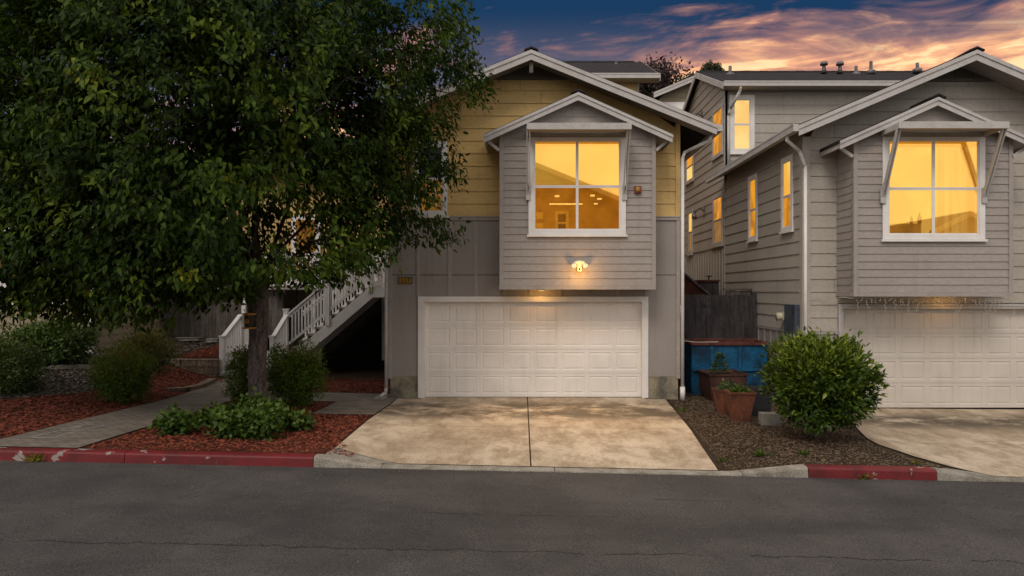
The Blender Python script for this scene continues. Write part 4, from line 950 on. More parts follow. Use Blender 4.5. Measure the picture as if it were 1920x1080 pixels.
# ------------------------------------------------------------------ small fixtures on the houses
# number plaque
o = thing('number_plaque', (at(760, 526, HY)[0], HY-.035, at(760, 526, HY)[2]), 'brass plaque with the house number 117 left of the garage door', 'house number')
x, _, z = at(760, 526, HY-.035); mb = MB(); mb.box(x-.155, x+.155, HY-.034, HY-.015, z-.075, z+.075); mb.build('plate_rim', M_ink, o)
mb = MB(); mb.box(x-.142, x+.142, HY-.038, HY-.034, z-.063, z+.063); mb.build('plate', M_gold, o)
def text(parent, body, x, y, z, size, m, name='digits', ext=.003):
    cu = bpy.data.curves.new('t', 'FONT'); cu.body = body; cu.size = size; cu.extrude = ext; cu.align_x = 'CENTER'; cu.align_y = 'CENTER'; cu.space_character = 1.15; cu.offset = .0025
    t = bpy.data.objects.new('t', cu); C.objects.link(t); dg = bpy.context.evaluated_depsgraph_get(); me = bpy.data.meshes.new_from_object(t.evaluated_get(dg))
    bpy.data.objects.remove(t); me.name = name
    for v in me.vertices: v.co = Vector((v.co.x, -v.co.z, v.co.y))
    me.materials.clear(); me.materials.append(m); ob = bpy.data.objects.new(name, me); C.objects.link(ob); ob.parent = parent
    ob.location = Vector((x, y, z))-wloc(parent); return ob
text(o, '117', x, HY-.041, z, .125, M_ink)
# alarm sounder
x, _, z = at(1195.5, 356, 14.38); o = thing('fire_alarm', (x, 14.38, z), 'small red alarm box on the grey bay right of its window', 'alarm')
mb = MB(); mb.box(x-.075, x+.075, 14.32, 14.385, z-.075, z+.075); mb.build('housing', M_redp, o, bevel=.012)
mb = MB(); mb.lathe((x, 0, 0), [(.05, 0), (.05, .02), (.03, .03)], 12); mb.v = [(vx, 14.32-(vz), z+vy) for vx, vy, vz in mb.v]; mb.v = [(a, b, c) for a, b, c in mb.v]; mb.build('sounder', M_gold, o)
# security light, switched on
x, _, z = at(1086, 500, 14.38); o = thing('security_light', (x, 14.37, z), 'lit twin head security light on the grey bay above the garage', 'security light')
mb = MB(); mb.box(x-.045, x+.045, 14.30, 14.385, z-.10, z+.12); mb.build('body', M_flood, o, bevel=.008)
for s in (-1, 1):
    mb = MB(); c = Vector((x+s*.10, 14.27, z+.045))
    mb.tube([(x+s*.03, 14.33, z+.10), (x+s*.075, 14.31, z+.09), tuple(c)], [.028, .032, .042], 10); d = Vector((s*.45, -.6, -.55)).normalized()
    mb.tube([tuple(c), tuple(c+d*.06)], [.042, .056], 12); hd = mb.build('lamp_head', M_flood, o, True)
    mb = MB(); mb.tube([tuple(c+d*.056), tuple(c+d*.064)], [.048, .048], 12); mb.build('lens', E_flood, hd)
mb = MB(); mb.box(x-.018, x+.018, 14.293, 14.30, z-.08, z-.035); mb.build('sensor', M_ink, o)
def lamp(name, loc, energy, col=(1, .55, .18), rad=.05, spot=None, rot=None, parent=None):
    ld = bpy.data.lights.new(name, 'SPOT' if spot else 'POINT'); ld.energy = energy; ld.color = col; ld.shadow_soft_size = rad
    l = bpy.data.objects.new(name, ld); C.objects.link(l)
    if spot: ld.spot_size = R(spot); ld.spot_blend = .9
    if rot: l.rotation_euler = rot
    l.parent = parent; l.location = Vector(loc)-(wloc(parent) if parent else Vector()); return l
lamp('lamp', (x, 14.04, z-.16), 11, (1, .50, .12), .05, parent=o)
lamp('lamp', (x, 14.1, z-.1), 300, (1, .66, .36), .06, 125, (R(-42), R(8), 0), parent=o)
# recessed lights under both bays
for (px, py, Yb, lab, zb_, e) in ((1015, 546, 14.7, 'round light under the grey bay of the middle house', 2.40, 4.5), (1785, 560, 13.95, 'round light under the bay of the right house', 2.26, 2.8)):
    x = (px-VX)*Yb/F; o = thing('soffit_light', (x, Yb, zb_-.01), lab, 'light')
    mb = MB(); mb.lathe((x, Yb, zb_-.02), [(.07, 0), (.08, .01), (.08, .03)], 16); mb.build('trim_ring', M_flood, o); mb = MB(); mb.lathe((x, Yb, zb_-.024), [(.05, 0), (.05, .004)], 16); mb.build('lens', E_lamp, o)
    lamp('lamp', (x, Yb, zb_-.05), e, (1, .5, .12), .03, parent=o)
# hose bib box at the right corner, meter box and meter on the taupe wall
x, _, z = at(1283, 585, 15.2); o = thing('outlet_box', (x, 15.1, z), 'small white outlet box beside the white downspout', 'outlet box')
mb = MB(); mb.box(3.41, 3.50, 15.03, 15.12, z+.0, z+.15); mb.build('cover', M_white, o, bevel=.008); mb = MB(); mb.box(3.43, 3.48, 15.05, 15.10, z-.07, z); mb.build('socket', M_white, o)
o = thing('meter_box', (RX0-.1, 14.8, 1.6), 'dark blue grey electric meter box on the taupe side wall', 'meter box')
mb = MB(); mb.box(RX0-.13, RX0-.02, 14.42, 15.02, 1.42, 2.08); mb.build('cabinet', M_box, o, bevel=.01); mb = MB(); mb.tube([(RX0-.07, 14.7, 1.42), (RX0-.07, 14.7, .2)], .025, 8); mb.build('conduit', M_box, o)
mb = MB(); mb.box(RX0-.16, RX0-.13, 14.45, 14.5, 1.9, 2.0); mb.build('latch', M_black, o)
o = thing('gas_meter', (RX0-.15, 15.15, 1.75), 'beige meter on the wall left of the meter box', 'meter')
mb = MB(); mb.tube([(RX0-.02, 15.2, 1.80), (RX0-.22, 15.2, 1.80)], [.075, .095], 14); mb.build('dial', M_beigep, o, True); mb = MB(); mb.box(RX0-.12, RX0-.02, 15.08, 15.2, 1.72, 1.90); mb.build('case', M_beigep, o, bevel=.01)

# icicle string lights
o = thing('icicle_lights', (8.2, 13.6, 2.25), 'white icicle string lights hanging under the bay over the right garage door', 'string lights')
rg = random.Random(5); xs0, xs1 = 6.60, 10.8; mb = MB(); path = []
for i in range(60): t = i/59; path.append((xs0-.35+(xs1-xs0+.35)*t, 13.64 if xs0+(xs1-xs0)*t < 9.68 else 14.2, 2.235+.012*math.sin(i*1.3)))
mb.tube(path, .006, 4)
mb.tube([(6.62, 14.26, .9), (6.63, 14.26, 1.4), (6.61, 14.26, 1.98), (6.9, 14.26, 2.06), (8, 14.26, 2.055), (9.5, 14.26, 2.062), (11.5, 14.26, 2.05)], .006, 4)
mb.tube([(5.95, 14.27, 2.18), (6.1, 14.27, 2.24), (6.3, 14.27, 2.12), (6.62, 14.2, 2.22)], .005, 4); mb.build('wire', M_wire, o)
nb = 0
for i in range(34):
    x = xs0+.02+i*(3.12/33)+rg.uniform(-.03, .03); L = rg.choice((.06, .10, .14, .20, .26, .32)); p = [(x, 13.635, 2.235)]; k = int(L/.06)+1; mb = MB()
    for j in range(1, k+1): p.append((x+rg.uniform(-.03, .03), 13.635+rg.uniform(-.02, .02), 2.235-L*j/k))
    mb.tube(p, .0030, 3)
    for q in p[1:]: mb.lathe((q[0]+.008, q[1]-.006, q[2]-.012), [(.002, 0), (.006, .008), (.005, .020), (.002, .026)], 5)
    mb.build('icicle_strand', M_bulb, o)

# ------------------------------------------------------------------ fences
def fence(name, x0, x1, y, z0, z1, m, label, cat='fence', cap=False, pw=.14, axis='x', posts=()):
    o = thing(name, ((x0+x1)/2, y, z0), label, cat); rg = random.Random(int(x0*100)); mb = MB(); x = x0
    while x < x1-.02:
        wd = min(pw*rg.uniform(.93, 1.05), x1-x); dz_ = rg.uniform(-.012, .012); dy_ = rg.uniform(0, .012)
        mb.box(x+.003, x+wd-.003, y+dy_, y+dy_+.018, z0, z1+dz_); x += wd
    mb.build('boards', m, o); mb = MB(); mb.box(x0, x1, y+.032, y+.07, z1-.32, z1-.23); mb.box(x0, x1, y+.032, y+.07, z0+.25, z0+.34); mb.build('rail', m, o)
    if cap: mb = MB(); mb.box(x0-.03, x1+.03, y-.04, y+.09, z1+.02, z1+.055); mb.build('cap_rail', m, o)
    for px_ in posts: mb = MB(); mb.box(px_-.05, px_+.05, y-.02, y+.09, z0, z1+.04); mb.build('post', m, o)
    return o
fy = 17.05; zt = at(0, 553, fy)[2]
f1 = fence('board_fence', 3.42, RX0-.04, fy, -.05, zt, M_fence, 'dark weathered board fence across the gap between the two houses', posts=(RX0-.10,))
mb = MB(); mb.box(3.42, 4.75, fy-.03, fy, .92, 1.0); mb.build('lower_rail', M_fence, f1)
for px_ in (1320, 1338): x, _, z = at(px_, 572, fy); mb = MB(); mb.box(x-.06, x+.06, fy-.012, fy+.0, z-.045, z+.045); mb.build('hinge_plate', M_black, f1)
f2 = fence('capped_fence', 5.12, RX0-.04, fy+.45, -.05, at(0, 548, fy+.45)[2]+.04, M_fence2, 'taller capped grey fence panel just behind the dark board fence', cap=True)
o = thing('garden_steps', (4.4, 19, 1.5), 'dark red wooden stair side sloping down behind the fence', 'stair')
a = at(1281, 512, 19.0); b = at(1330, 556, 19.0); mb = MB(); mb.prism([(a[0]-.4, 19, a[2]+.3), (b[0]+.3, 19, b[2]-.22), (b[0]+.3, 19, 1), (a[0]-.4, 19, 1)], (0, .04, 0)); mb.build('side_board', M_redwd, o)
mb = MB(); mb.bar((a[0]-.4, 18.98, a[2]+.33), (b[0]+.3, 18.98, b[2]-.19), .10, .05); mb.build('handrail', M_fence2, o)
o = thing('compost_bin', (5.1, 20.0, 2), 'dark red lidded bin glimpsed behind the fence', 'bin')
x, _, z = at(1327, 528, 20.0); mb = MB(); mb.box(x-.25, x+.30, 19.9, 20.4, 1.5, z); mb.build('body', M_fence, o); mb = MB(); mb.box(x-.28, x+.33, 19.86, 20.44, z, z+.05); mb.build('lid', M_redwd, o)
mb = MB(); x, _, z = at(1329, 520, 19.95); mb.tube([(x, 19.95, z-.15), (x, 19.95, z+.02)], .02, 6); mb.box(x-.08, x+.08, 19.9, 20.0, z+.02, z+.05); mb.build('tap', M_black, o)
fence('garden_fence', -11.0, -7.3, 20.6, .93, 2.75, M_fence2, 'weathered wooden fence at the top of the left garden', pw=.15, posts=(-9.9, -8.4))

# ------------------------------------------------------------------ retaining walls
def blockwall(name, pts, base, courses, hh, depth, label, cap=True, seed=1):
    o = thing(name, (pts[0][0], pts[0][1], base), label, 'retaining wall'); rg = random.Random(seed); mb = MB(); cp = MB()
    for c in range(courses):
        for i in range(len(pts)-1):
            a, b = Vector((*pts[i], 0)), Vector((*pts[i+1], 0)); L = (b-a).length; d = (b-a)/L; nrm = Vector((d.y, -d.x, 0)); s = -(.5*(c % 2))*.42
            while s < L:
                e = min(s+.42, L); s0 = max(s, 0)
                if e-s0 > .03:
                    z0 = base+c*hh; of = rg.uniform(0, .02); p0 = a+d*(s0+.004)+nrm*(depth*.5-of-.015*c); p1 = a+d*(e-.004)+nrm*(depth*.5-of-.015*c); q1 = p1-nrm*(depth-.02); q0 = p0-nrm*(depth-.02)
                    top = (cp if c == courses-1 and False else mb)
                    top.prism([(p0.x, p0.y, z0+.004), (p1.x, p1.y, z0+.004), (q1.x, q1.y, z0+.004), (q0.x, q0.y, z0+.004)], (0, 0, hh-.008+rg.uniform(-.004, .004)))
                s += .42
    mb.build('blocks', M_rock, o, bevel=.012)
    return o
blockwall('retaining_wall', [(-9.7, 17.95), (-8.9, 17.75), (-7.95, 17.72)], .06, 3, .18, .30, 'brown block retaining wall of three courses below the fence, left of the stairs')
blockwall('garden_edging', [(-7.98, 15.25), (-7.62, 15.35), (-7.56, 16.0), (-7.75, 16.9)], .04, 1, .17, .18, 'low curved block edging beside the brick walkway', seed=4)
o = thing('concrete_edging', (-10.5, 15.3, .6), 'thin pale concrete edging strip curving across the gravel slope', 'garden edging')
mb = MB(); pp = [(-12.0, 15.0), (-11.3, 15.05), (-10.6, 15.35), (-9.9, 15.8), (-9.3, 16.3)]; 
for i in range(len(pp)-1):
    for k in range(5):
        p = [pp[i][j]+(pp[i+1][j]-pp[i][j])*k/5 for j in (0, 1)]; q = [pp[i][j]+(pp[i+1][j]-pp[i][j])*(k+1)/5 for j in (0, 1)]
        mb.bar((p[0], p[1], G(*p)+.03), (q[0], q[1], G(*q)+.03), .14, .10)
mb.build('strip', M_curb, o)
for (x, y, w_, lab) in ((-9.9, 20.2, .8, 'flat pale stone below the garden fence, the left one'), (-8.0, 20.25, .6, 'flat pale stone below the garden fence, the one near the stairs'), (-9.1, 20.0, .4, 'small pale stone at the top of the gravel slope')):
    o = thing('flat_stone', (x, y, G(x, y)), lab, 'stone', 'stones under the garden fence'); mb = MB(); z = G(x, y)
    mb.prism([(x-w_/2, y-.12, z+.03), (x-w_*.3, y-.2, z+.02), (x+w_*.35, y-.17, z+.03), (x+w_/2, y+.05, z+.02), (x, y+.2, z+.02), (x-w_*.4, y+.12, z+.03)], (0, 0, .08)); mb.build('slab', M_curb, o, bevel=.02)

# ------------------------------------------------------------------ blue skip
o = thing('blue_skip', (4.8, 16.3, -.05), 'chipped blue steel skip with rusty rim in front of the dark fence', 'dumpster')
sx0, sx1, sy0, sy1, sz0, sz1 = 3.89, 5.66, 15.95, 16.8, -.08, 1.10
mb = MB(); mb.prism([(sx0, sy0, sz1), (sx1, sy0, sz1), (sx1-.03, sy0+.05, sz0), (sx0+.03, sy0+.05, sz0)], (0, .03, 0)); mb.box(sx0, sx0+.03, sy0+.03, sy1, sz0, sz1); mb.box(sx1-.03, sx1, sy0+.03, sy1, sz0, sz1); mb.box(sx0+.03, sx1-.03, sy1-.03, sy1, sz0, sz1)
mb.build('body', M_blue, o)
mb = MB(); mb.box(sx0-.04, sx1+.04, sy0-.05, sy0+.02, sz1-.0, sz1+.07); mb.box(sx0-.04, sx0+.03, sy0+.02, sy1, sz1, sz1+.07); mb.box(sx1-.03, sx1+.04, sy0+.02, sy1, sz1, sz1+.07); mb.box(sx0-.04, sx1+.04, sy1-.02, sy1+.03, sz1+.0, sz1+.10); mb.build('rim', M_rust, o, bevel=.01)
mb = MB()
for x in (4.35, 5.0): mb.box(x-.03, x+.03, sy0-.035, sy0+.03, sz0+.02, sz1-.02)
mb.box(sx0+.02, sx1-.02, sy0-.03, sy0+.03, .5, .56); mb.build('rib', M_blue, o)
mb = MB(); mb.box(sx0+.03, sx1-.03, sy0+.04, sy1-.03, .6, .65); mb.build('load', M_soil, o)
mb = MB(); mb.tube([(3.6, 15.9, 1.22), (4.0, 15.92, 1.17), (4.5, 15.93, 1.18)], .012, 5); mb.build('cord', M_wire, o)

# ------------------------------------------------------------------ leaves
def leaf_mesh(P, D, N, L, W, rnd, fold=.18, curl=.12, simple=False):
    """P base points, D unit axis, N unit normal (made perpendicular), L, W arrays -> verts, faces, rnd per vertex"""
    n = len(P); S_ = np.cross(D, N); S_ /= np.linalg.norm(S_, axis=1)[:, None]+1e-9; N = np.cross(S_, D)
    L = L[:, None]; W = W[:, None]
    def pt(u, s, h): return P+D*L*u+S_*W*s+N*(W*h)-N*L*curl*(u*u)
    if simple:
        V = np.stack([pt(0, 0, 0), pt(.42, -.5, fold), pt(1, 0, 0), pt(.42, .5, fold)], 1).reshape(-1, 3)
        Fq = np.arange(n)[:, None]*4; faces = np.concatenate([Fq+np.array([[0, 1, 2]]), Fq+np.array([[0, 2, 3]])], 0)
        return V, faces, np.repeat(rnd, 4)
    V = np.stack([pt(0, 0, 0), pt(.30, -.48, fold), pt(.32, 0, 0), pt(.30, .48, fold), pt(.66, -.34, fold*.7), pt(.66, 0, 0), pt(.66, .34, fold*.7), pt(1.0, 0, 0)], 1).reshape(-1, 3)
    b = np.arange(n)[:, None]*8
    tri = [[0, 2, 1], [0, 3, 2], [1, 2, 4], [2, 5, 4], [2, 3, 5], [3, 6, 5], [4, 5, 7], [5, 6, 7]]
    faces = np.concatenate([b+np.array([t]) for t in tri], 0)
    return V, faces, np.repeat(rnd, 8)
def leaves_obj(name, m, parent, V, Fc, rnd):
    off = np.array(wloc(parent) if parent else (0, 0, 0)); me = bpy.data.meshes.new(name); nv, nf = len(V), len(Fc)
    me.vertices.add(nv); me.vertices.foreach_set('co', (V-off).astype(np.float32).ravel()); me.loops.add(nf*3); me.loops.foreach_set('vertex_index', Fc.astype(np.int32).ravel())
    me.polygons.add(nf); me.polygons.foreach_set('loop_start', np.arange(0, nf*3, 3, dtype=np.int32)); me.polygons.foreach_set('loop_total', np.full(nf, 3, dtype=np.int32))
    me.update(calc_edges=True); at_ = me.attributes.new('rnd', 'FLOAT', 'POINT'); at_.data.foreach_set('value', rnd.astype(np.float32))
    me.materials.append(m); o = bpy.data.objects.new(name, me); C.objects.link(o); o.parent = parent; return o
def unit(a): return a/(np.linalg.norm(a, axis=-1, keepdims=True)+1e-9)

L_tree = leafmat('big_tree_leaf', [(0, (.007, .017, .002)), (.45, (.018, .040, .003)), (.74, (.056, .095, .007)), (.88, (.095, .135, .010)), (1.0, (.22, .22, .016))], .28, .6, .14)
L_ball = leafmat('glossy_shrub_leaf', [(0, (.022, .045, .004)), (.55, (.060, .105, .008)), (1.0, (.24, .28, .025))], .2, .42, .3)
L_nand = leafmat('fine_shrub_leaf', [(0, (.030, .062, .007)), (.6, (.090, .150, .014)), (.93, (.20, .22, .02)), (1.0, (.26, .13, .03))], .3, .6, .2)
L_gold = leafmat('yellowing_shrub_leaf', [(0, (.045, .06, .010)), (.5, (.13, .15, .018)), (.9, (.28, .23, .025)), (1.0, (.24, .12, .03))], .2)
L_grnd = leafmat('rounded_groundcover_leaf', [(0, (.020, .045, .006)), (.6, (.050, .095, .010)), (1.0, (.11, .16, .018))], .2, .55, .25)
L_dark = leafmat('dark_hedge_leaf', [(0, (.026, .055, .008)), (.6, (.065, .115, .014)), (1.0, (.14, .19, .03))], .15)
L_plum = leafmat('far_plum_leaf', [(0, (.030, .020, .020)), (.6, (.055, .040, .036)), (1.0, (.10, .06, .05))], .15)
L_farg = leafmat('far_green_leaf', [(0, (.018, .026, .010)), (1.0, (.05, .06, .02))], .15)
L_pot  = leafmat('pot_plant_leaf', [(0, (.03, .07, .02)), (.8, (.07, .14, .03)), (1.0, (.20, .12, .08))], .15)

# ---- the big tree
T = thing('big_tree', (-5.0, 12.85, .1), 'large dark green broadleaf tree filling the left of the view, trunk in the mulch bed', 'tree')
tb = Vector((-5.03, 12.85, .05)); fork = Vector((-5.0, 12.8, 2.1))
lobes = [  # centre, radii
    ((-5.6, 12.3, 5.5), (3.9, 3.2, 3.3)), ((-4.4, 12.5, 6.9), (3.4, 3.0, 2.4)), ((-2.85, 12.7, 4.7), (1.55, 1.5, 1.15)), ((-8.2, 12.2, 4.6), (2.9, 2.8, 2.7)),
    ((-2.25, 12.7, 6.35), (1.60, 1.6, 1.10)), ((-6.3, 11.2, 3.3), (2.6, 2.0, 1.45)), ((-3.7, 12.2, 3.25), (1.45, 1.3, .70)), ((-8.6, 11.8, 3.0), (2.3, 2.0, 1.25)), ((-2.35, 12.8, 3.60), (1.10, .7, .30)), ((-5.6, 11.6, 2.9), (3.0, 1.9, .95)), ((-6.6, 12.5, 8.2), (3.5, 2.6, 1.6)), ((-9.8, 12.0, 6.6), (2.2, 2.4, 2.0))]
def lobe_sample(n, shell, rg):
    vol = np.array([l[1][0]*l[1][1]*l[1][2] for l in lobes])**.80; pr = vol/vol.sum(); k = rg.choice(len(lobes), n, p=pr)
    c = np.array([lobes[i][0] for i in k]); r = np.array([lobes[i][1] for i in k]); d = unit(rg.normal(size=(n, 3))); rad = rg.uniform(0, 1, n)**(1/shell)
    return c+r*d*rad[:, None]
def ok(p):   # keep clear of the house wall, the stairs and the ground
    lim = 14.25 if p[0] > -3.9 else 15.6
    if p[2] < 1.95 or p[1] > lim: return False
    if p[2] < 2.35 and abs(p[0]+5) < 1.0: return False
    if p[0] > -4.75 and p[2] < 2.62: return False
    return True
def inside_cnt(p):   # lumpy outline
    return noise.noise(Vector(p)*.75+Vector((3, 1, 7))) > -.12-(.12 if p[0] < -3.5 else 0)
nodes = [tb, Vector((-5.04, 12.85, .7)), Vector((-5.0, 12.83, 1.4)), fork]; par = [-1, 0, 1, 2]
limb_t = [(-5.1, 12.5, 8.2), (-3.0, 12.9, 6.6), (-7.2, 12.4, 7.2), (-8.6, 12.0, 4.9), (-2.7, 12.8, 4.9), (-6.2, 10.4, 5.0), (-4.4, 10.7, 5.8), (-6.2, 14.4, 5.6), (-2.9, 12.7, 3.55), (-7.6, 11.4, 3.3), (-4.4, 11.1, 3.5), (-9.8, 12, 6.2)]
rgt = random.Random(3)
for q in limb_t:
    q = Vector(q); s = 3; a = nodes[s]; dirv = q-a; prev = s; n_ = max(4, int(dirv.length/.5)); start = Vector((dirv.x*.25, dirv.y*.25, dirv.length*.5))
    for i in range(1, n_+1):
        t = i/n_; b1 = a+start; p = a*(1-t)**2+b1*2*t*(1-t)+q*t*t; p = p+Vector((rgt.uniform(-.07, .07), rgt.uniform(-.07, .07), rgt.uniform(-.05, .05)))
        nodes.append(p); par.append(prev); prev = len(nodes)-1
def attach(targets, sub, sag):
    global nodes, par
    arr = np.array([tuple(v) for v in nodes]); ends = []
    c0 = np.array((-5, 12.6, 4.0)); order = np.argsort(np.linalg.norm(targets-c0, axis=1))
    buf = list(arr)
    A = arr.copy()
    for oi in order:
        p = targets[oi]; d = np.linalg.norm(A-p, axis=1); j = int(np.argmin(d+(.5*np.maximum(0, A[:, 2]-p[2])))); 
        if j < 3: j = 3
        base = Vector(A[j]); q = Vector(p); prev = j; L = (q-base).length; k = max(1, int(L/sub)); new = []
        for i in range(1, k+1):
            t = i/k; r_ = base.lerp(q, t); r_.z += sag*L*math.sin(math.pi*t); nodes.append(r_); par.append(prev); prev = len(nodes)-1; new.append(tuple(r_))
        A = np.vstack([A, np.array(new)]); ends.append(prev)
    return ends
pts1 = np.array([p for p in lobe_sample(420, 2.4, rng) if ok(p)]); attach(pts1, .45, .10)
pts2 = np.array([p for p in lobe_sample(7600, 2.6, rng) if ok(p) and inside_cnt(p)])
ends = attach(pts2, .5, .05)
# radii from the tips down
cnt = np.zeros(len(nodes))
for i in range(len(nodes)-1, 0, -1):
    cnt[i] = max(cnt[i], 1e-9) if cnt[i] else 1.0; cnt[par[i]] += cnt[i]
rad = .0042*np.power(np.maximum(cnt, 1), .44)
tr = MB()
trunk_path = [tb-Vector((0, 0, .2)), tb, tb+Vector((.0, 0, .12)), tb+Vector((0, 0, .45)), Vector((-5.05, 12.85, 1.0)), Vector((-5.02, 12.84, 1.5)), Vector((-5.0, 12.8, 2.0)), Vector((-4.96, 12.8, 2.5))]
tr.tube(trunk_path, [.26, .225, .185, .17, .165, .168, .18, .13], 20)
tr.build('trunk', M_bark, T, True)
br = MB(); sc = .125/rad[4:12].max() if rad[4:12].max() > .125 else 1
kids = {}
for i in range(4, len(nodes)): kids.setdefault(par[i], []).append(i)
for i in range(4, len(nodes)):
    p = nodes[par[i]]; q = nodes[i]; r0 = min(.12, rad[par[i]]) if par[i] > 3 else min(.115, rad[i]*1.15); r1 = min(.115, rad[i])
    if (q-p).length < .01: continue
    n_ = 8 if r0 > .05 else (5 if r0 > .015 else 3); br.tube([p, q], [r0, r1], n_, cap=False)
br.build('branches', M_twig, T, True)
# leaves: hanging sprays at the twig ends
E = np.array([tuple(nodes[i]) for i in ends]); ne = len(E)
per = 26; Pn = []; cc = np.array((-5.4, 12.4, 4.6))
outv = unit((E-cc)*np.array((1, 1, .4)))
rep = np.repeat(np.arange(ne), per); m_ = len(rep)
tw = unit(outv[rep]*.7+rng.normal(size=(m_, 3))*.45+np.array((0, 0, -.15)))
P = E[rep]+tw*rng.uniform(.0, .34, (m_, 1))+rng.normal(size=(m_, 3))*.05
D = unit(np.array((0, 0, -1.0))*.75+outv[rep]*.45+rng.normal(size=(m_, 3))*.5)
Nn = unit(outv[rep]*.9+np.array((0, 0, .5))+rng.normal(size=(m_, 3))*.5)
Ln = rng.uniform(.075, .158, m_); Wn = Ln*rng.uniform(.38, .56, m_)
cl_r = np.clip(np.array([.5+1.1*noise.noise(Vector(e)*1.1) for e in E.tolist()])*.6+rng.uniform(0, 1, ne)**1.5*.5, 0, 1)
rn = np.clip(cl_r[rep]*.62+rng.uniform(0, .38, m_), 0, 1)
# fresh yellow-green sprays on a few twigs
fresh = rng.uniform(0, 1, ne) > .93; rn = np.where(fresh[rep], np.clip(rn*.4+.62, 0, 1), np.minimum(rn, .88))
keep = (P[:, 2]-Ln > 1.62) & ~((P[:, 0] > -3.6) & (P[:, 1] > 14.6))
V, Fc, rr = leaf_mesh(P[keep], D[keep], Nn[keep], Ln[keep], Wn[keep], rn[keep]); leaves_obj('crown', L_tree, T, V, Fc, rr)

# bird feeder hanging on the trunk
x, _, z = at(467, 602, 12.5); o = thing('bird_feeder', (x, 12.5, z), 'small dark bird feeder with orange roof and base on the big tree trunk', 'bird feeder')
mb = MB(); mb.lathe((x, 12.5, z-.115), [(.075, 0), (.085, .12), (.085, .23)], 12); mb.build('body', M_feeder, o)
mb = MB(); mb.lathe((x, 12.5, z+.115), [(.125, 0), (.12, .025), (.05, .035)], 14); mb.build('roof', M_orange, o); mb = MB(); mb.lathe((x, 12.5, z-.14), [(.11, 0), (.125, .012), (.12, .025)], 14); mb.build('tray', M_orange, o)
mb = MB(); n = 18
for k in range(n):
    a0, a1 = 2*math.pi*k/n, 2*math.pi*(k+1)/n
    mb.prism([(x+math.cos(a0)*.034, 12.405, z-.0+math.sin(a0)*.038), (x+math.cos(a1)*.034, 12.405, z+math.sin(a1)*.038), (x+math.cos(a1)*.024, 12.405, z+math.sin(a1)*.027), (x+math.cos(a0)*.024, 12.405, z+math.sin(a0)*.027)], (0, .012, 0))
mb.box(x-.006, x+.006, 12.405, 12.417, z-.012, z+.012); mb.box(x+.012, x+.03, 12.403, 12.42, z-.035, z-.02); mb.build('emblem', M_orange, o)
mb = MB(); mb.tube([(x, 12.5, z+.14), (x+.03, 12.56, z+.3), (x+.1, 12.7, z+.42)], .006, 4); mb.build('hanger', M_black, o)

# ---- bushes
def bush(name, c, r, n, L, W, m, label, cat='bush', group=None, up=.4, stems=14, simple=True, seed=1, clump=26, cs=.22, droop=0.0, lobesn=9, flat=0.0, orient=.6, stemh=None):
    rg = np.random.default_rng(seed); base = (c[0], c[1], c[2]); o = thing(name, base, label, cat, group); ctr = np.array((c[0], c[1], c[2]+r[2]))
    r = np.array(r); k = max(6, n//clump); d = unit(rg.normal(size=(k, 3))); rad = rg.uniform(0, 1, k)**(1/3.2)
    lump = np.array([1+(.42 if name == 'ball_shrub' else .46)*noise.noise(Vector((q*1.9+seed*3.1).tolist())) for q in d]); cp = ctr+d*r*(rad*lump)[:, None]
    cp = cp[cp[:, 2] > c[2]+.04]; k = len(cp); ov = unit((cp-ctr)/r); rep = np.repeat(np.arange(k), clump); mm = len(rep)
    P = cp[rep]+rg.normal(size=(mm, 3))*cs*.45*np.array((1, 1, .8)); D = unit(ov[rep]*orient+np.array((0, 0, up-droop))+rg.normal(size=(mm, 3))*.5)
    N = unit(ov[rep]*.6+np.array((0, 0, .7))+rg.normal(size=(mm, 3))*.35); LL = rg.uniform(.7, 1.25, mm)*L; WW = LL*W*rg.uniform(.8, 1.2, mm)
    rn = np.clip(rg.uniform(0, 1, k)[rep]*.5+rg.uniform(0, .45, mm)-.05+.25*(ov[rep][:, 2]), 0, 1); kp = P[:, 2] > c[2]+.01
    V, Fc, rr = leaf_mesh(P[kp], D[kp], N[kp], LL[kp], WW[kp], rn[kp], simple=simple); leaves_obj('foliage', m, o, V, Fc, rr)
    st = MB(); r2 = random.Random(seed)
    for i in range(stems):
        q = cp[r2.randrange(k)]; a = Vector((c[0]+r2.uniform(-.12, .12)*r[0], c[1]+r2.uniform(-.12, .12)*r[1], c[2]-.05)); b = Vector(q.tolist()); md = a.lerp(b, .5)+Vector((0, 0, .12*r[2])); st.tube([a, md, b], [.012, .008, .004], 4)
    st.build('stem', M_twig, o); return o
x, y, z = at(1533, 826, 11.1); gz = G(x, 11.1)
bush('ball_shrub', (x+.02, 11.1, gz+.18), (.80, .78, .76), 12500, .100, .42, L_ball, 'large round glossy green shrub beside the right driveway', 'shrub', up=.5, seed=4, clump=11, cs=.12, simple=False, orient=1.0, stems=40)
tk = MB(); tk.tube([(x, 11.1, gz-.05), (x+.01, 11.1, gz+.25), (x, 11.1, gz+.6)], [.06, .05, .04], 8); tk.build('trunk', M_bark, bpy.data.objects['ball_shrub'], True)
def bx_at(pxc, pyb, Y): X = (pxc-VX)*Y/F; return (X, Y, G(X, Y))
c = bx_at(236, 757, 13.2)
bush('shrub', (-8.0, 13.6, G(-8, 13.6)), (.56, .52, .50), 8500, .065, .36, L_nand, 'bushy fine leaved shrub in the middle of the left mulch bed', 'shrub', 'fine leaved shrubs', seed=7, cs=.16, up=.3, stems=18)
bush('shrub', (-8.15, 14.7, G(-8.15, 14.7)+.42), (.55, .5, .44), 5000, .075, .32, L_gold, 'yellowing feathery shrub rising behind the fine leaved shrub', 'shrub', 'fine leaved shrubs', seed=8, cs=.2, up=.5, stems=12)
